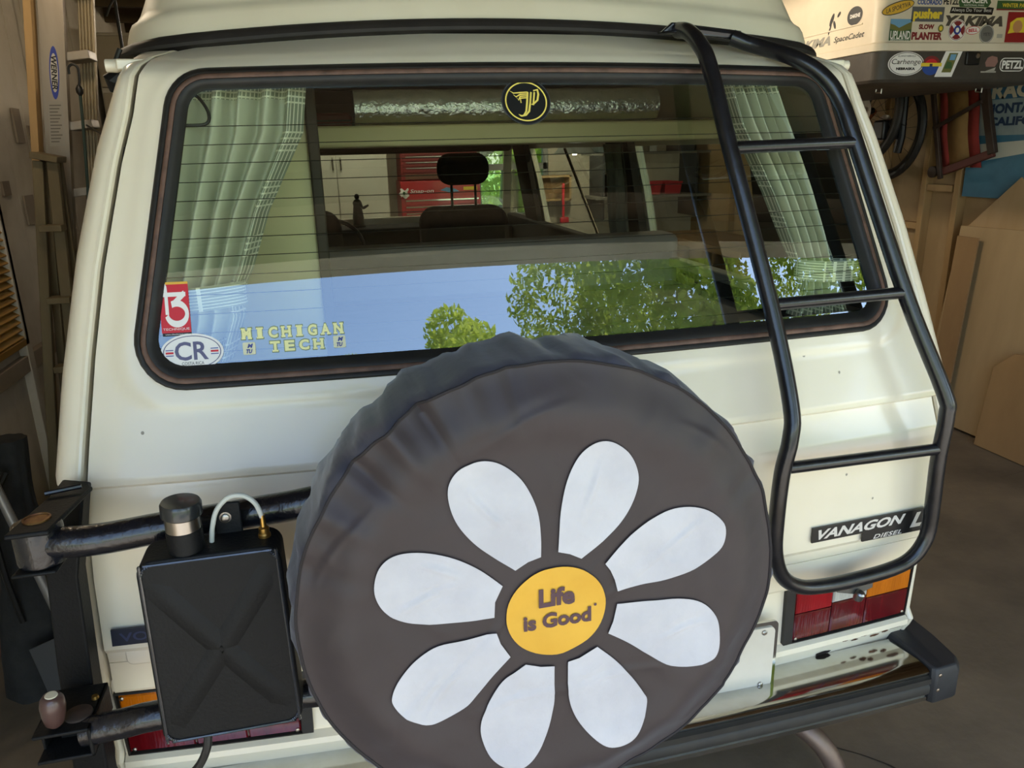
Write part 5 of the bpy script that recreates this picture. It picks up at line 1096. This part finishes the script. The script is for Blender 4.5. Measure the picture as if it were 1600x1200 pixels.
for x, lab in ((2.82, 'red plastic bin on the far wall shelf, nearer the bowl lamp'), (3.04, 'red plastic bin on the far wall shelf, nearer the right wall')):
    t = thing('plastic_bin', lab, 'bin', (x, 6.25, 1.22), 'red plastic bins'); m = MB(); m.add([(x-.08, 6.1, 1.23), (x+.08, 6.1, 1.23), (x+.09, 6.08, 1.35), (x-.09, 6.08, 1.35), (x-.08, 6.4, 1.23), (x+.08, 6.4, 1.23), (x+.09, 6.42, 1.35), (x-.09, 6.42, 1.35)], [(0, 1, 2, 3), (4, 7, 6, 5), (0, 3, 7, 4), (1, 5, 6, 2), (0, 4, 5, 1)]); m.obj('tub', RB, t, smooth=False); MB().box(x-.095, x+.095, 6.075, 6.085, 1.335, 1.352).obj('rim', RB, t)
ws = thing('wall_shelf', 'grey shelf along the far wall at the right', 'shelf', (2.8, 6.3, 1.2)); MB().box(2.2, 3.44, 6.05, 6.5, 1.20, 1.225).obj('shelf_board', mat('grey_shelf', '#6e6a60', .7), ws); MB().box(2.2, 3.44, 6.1, 6.5, 1.62, 1.64).obj('shelf_board', mat('grey_shelf', '#6e6a60'), ws)
for x in (2.3, 3.3): MB().box(x-.01, x+.01, 6.1, 6.5, 1.0, 1.64).obj('bracket', DGREY, ws)
for x, w, z, h, hx in ((2.45, .16, 1.225, .2, '#4a4640'), (2.62, .10, 1.225, .14, '#6c6558'), (2.35, .14, 1.64, .2, '#3e4a4a'), (2.7, .2, 1.64, .16, '#57503e'), (3.2, .18, 1.64, .22, '#454240')):
    t = thing('storage_box', f'{ {"#4a4640":"dark grey","#6c6558":"small drab","#3e4a4a":"blue grey","#57503e":"olive brown","#454240":"tall charcoal"}[hx]} storage box on the far wall shelf', 'box', (x, 6.3, z)); MB().box(x-w/2, x+w/2, 6.15, 6.45, z, z+h).obj('box_body', mat('box'+hx, hx, .7), t, bevel=.004); MB().box(x-w/2-.004, x+w/2+.004, 6.146, 6.454, z+h-.02, z+h+.004).obj('lid', mat('box'+hx, hx), t)
for x, z, w, h, ma, lab in ((2.98, 1.70, .09, .11, WHITE, 'white notice pinned high on the far wall'), (2.87, 1.70, .07, .12, GOLD, 'yellow card pinned beside the white notice'), (2.55, 1.45, .05, .09, WHITE, 'small white card low on the far wall')):
    o = MB().box(x-w/2, x+w/2, 6.495, 6.499, z-h/2, z+h/2).obj('notice_card', ma, None, smooth=False); tag(o, lab, 'card')
# low clutter bench on the right of the van
lb = thing('side_bench', 'dark low bench along the right wall near the far end', 'bench', (3.1, 5.0, 0)); MB().box(2.75, 3.37, 4.2, 5.9, .82, .88).obj('bench_top', PLYD, lb, bevel=.004)
for x, y in ((2.8, 4.25), (3.32, 4.25), (2.8, 5.85), (3.32, 5.85)): MB().box(x-.04, x+.04, y-.04, y+.04, 0, .82).obj('leg', PINE, lb)
# bare bulb fixture between the van and the cargo box
bl = thing('ceiling_bulb', 'bare bulb in a porcelain holder on the ceiling right of the van', 'lamp', (1.25, 2.6, 2.6)); MB().lathe((1.25, 2.6, ZC), (0, 0, -1), [(.06, 0), (.06, .02), (.03, .04), (.025, .08)], 20).obj('holder', WHITE, bl)
MB().lathe((1.25, 2.6, ZC-.08), (0, 0, -1), [(.014, 0), (.02, .02), (.032, .05), (.03, .075), (.012, .092)], 20).obj('bulb', mat('warm_bulb', '#ffe7c2', .4, emit='#ffd9a0', estr=25), bl)
pl_ = bpy.data.lights.new('bulb_light', 'POINT'); pl_.energy = 30; pl_.color = (1, .86, .66); pl_.shadow_soft_size = .05
po = bpy.data.objects.new('bulb_light', pl_); COL.objects.link(po); po.location = (1.25, 2.6, ZC-.22); po.parent = bl; po.matrix_parent_inverse = ROOTINV(bl)

bl2 = thing('ceiling_bulb', 'bare bulb in a porcelain holder on the ceiling left of the van', 'lamp', (-1.25, 1.5, 2.6)); MB().lathe((-1.25, 1.5, ZC), (0, 0, -1), [(.06, 0), (.06, .02), (.03, .04), (.025, .08)], 20).obj('holder', WHITE, bl2)
MB().lathe((-1.25, 1.5, ZC-.08), (0, 0, -1), [(.014, 0), (.02, .02), (.032, .05), (.03, .075), (.012, .092)], 20).obj('bulb', MATS['warm_bulb'], bl2)
pl2_ = bpy.data.lights.new('bulb_light', 'POINT'); pl2_.energy = 6; pl2_.color = (1, .84, .62); pl2_.shadow_soft_size = .05
po2 = bpy.data.objects.new('bulb_light', pl2_); COL.objects.link(po2); po2.location = (-1.25, 1.5, ZC-.22); po2.parent = bl2; po2.matrix_parent_inverse = ROOTINV(bl2)

# ------------------------------------------------------------------ trees outside
LEAF1 = mat('sunlit_leaf', '#8f9f38', .6, c2='#bdc456', scale=1.2); LEAF2 = mat('yellow_green_leaf', '#aebb3c', .6, c2='#cdd35a', scale=.8); BARK = mat('bark', '#4a3b2c', .9, c2='#5c4a38', scale=6)
for mm_ in (LEAF1, LEAF2):
    nt = mm_.node_tree; b = nt.nodes['Principled BSDF']; tr_ = nt.nodes.new('ShaderNodeBsdfTranslucent'); mx_ = nt.nodes.new('ShaderNodeMixShader'); mx_.inputs[0].default_value = .45
    nt.links.new(b.inputs['Base Color'].links[0].from_socket, tr_.inputs[0]); nt.links.new(b.outputs[0], mx_.inputs[1]); nt.links.new(tr_.outputs[0], mx_.inputs[2]); nt.links.new(mx_.outputs[0], nt.nodes['Material Output'].inputs[0])
def tree(name, label, base, clumps, leaf, nleaf, lsize, seed, group):
    rs = np.random.RandomState(seed); t = thing(name, label, 'tree', base, group)
    top = max(c[2] for c in clumps); bx_, by_, bz_ = base
    MB().tube([(bx_, by_, bz_), (bx_+.1, by_, bz_+top*.3), (bx_-.05, by_+.1, bz_+top*.6), (bx_, by_, bz_+top*.85)], [top*.035, top*.028, top*.02, top*.008], 10).obj('trunk', BARK, t)
    for c in clumps[:7]:
        h = bz_+top*rs.uniform(.3, .55); MB().tube(catmull([(bx_, by_, h), (bx_+c[0]*.5, by_+c[1]*.5, h+(bz_+c[2]-h)*.6), (bx_+c[0], by_+c[1], bz_+c[2])], 4), [top*.012-top*.001*k for k in range(9)], 6).obj('branch', BARK, t)
    vols = np.array([c[3]**2 for c in clumps]); cnt = (vols/vols.sum()*nleaf).astype(int); P = []
    for c, k in zip(clumps, cnt):
        d = rs.normal(size=(k, 3)); d /= np.linalg.norm(d, axis=1)[:, None]; r = c[3]*rs.uniform(.45, 1.05, size=(k, 1))**.6
        P.append(np.array([bx_+c[0], by_+c[1], bz_+c[2]])+d*r*np.array([1, 1, .8]))
    P = np.vstack(P); n = len(P)
    a = rs.normal(size=(n, 3)); a /= np.linalg.norm(a, axis=1)[:, None]; q = rs.normal(size=(n, 3)); q -= (q*a).sum(1)[:, None]*a; q /= np.linalg.norm(q, axis=1)[:, None]
    s = lsize*rs.uniform(.6, 1.3, size=(n, 1))
    V = np.stack([P-a*s, P+q*s*.45, P+a*s, P-q*s*.45], 1).reshape(-1, 3)
    me = bpy.data.meshes.new('foliage'); me.vertices.add(4*n); me.vertices.foreach_set('co', V.ravel()); me.loops.add(4*n); me.loops.foreach_set('vertex_index', np.arange(4*n)); me.polygons.add(n); me.polygons.foreach_set('loop_start', np.arange(0, 4*n, 4)); me.update(calc_edges=True); me.validate()
    me.materials.append(leaf); o = bpy.data.objects.new('foliage', me); COL.objects.link(o); o.parent = t; o.matrix_parent_inverse = ROOTINV(t); o['kind'] = 'stuff'
def clump_set(R, H0, H1, n, seed, rr):
    rs = random.Random(seed); out = []
    for k in range(n):
        a = rs.uniform(0, 2*PI); q = math.sqrt(rs.random()); h = rs.uniform(0, 1); w = math.sin(PI*(.15+.75*h)); out.append((R*q*w*math.cos(a), R*q*w*math.sin(a), H0+(H1-H0)*h, rr*rs.uniform(.7, 1.2)))
    return out
tree('broadleaf_tree', 'leafy tree beside the drive, mirrored in the rear window', (6.6, -8.2, -.1), clump_set(4.4, 2.6, 9.6, 54, 3, .95), LEAF1, 70000, .075, 1, 'trees outside the garage door')
tree('yellow_green_tree', 'rounded yellow green tree far across the drive', (2.6, -27, -.1), clump_set(4.0, 8, 15.6, 34, 5, 1.2), LEAF2, 14000, .2, 2, 'trees outside the garage door')
tree('yellow_green_tree', 'smaller yellow green tree left of the rounded one', (-3.0, -25.5, -.1), clump_set(2.2, 8, 14.5, 14, 9, .8), LEAF2, 6000, .18, 4, 'trees outside the garage door')
tree('garden_tree', 'sunlit green tree outside the far garage window', (2.3, 10.5, -.1), clump_set(2.6, .5, 5.0, 24, 11, .8), LEAF1, 14000, .09, 6, 'trees outside the far window')
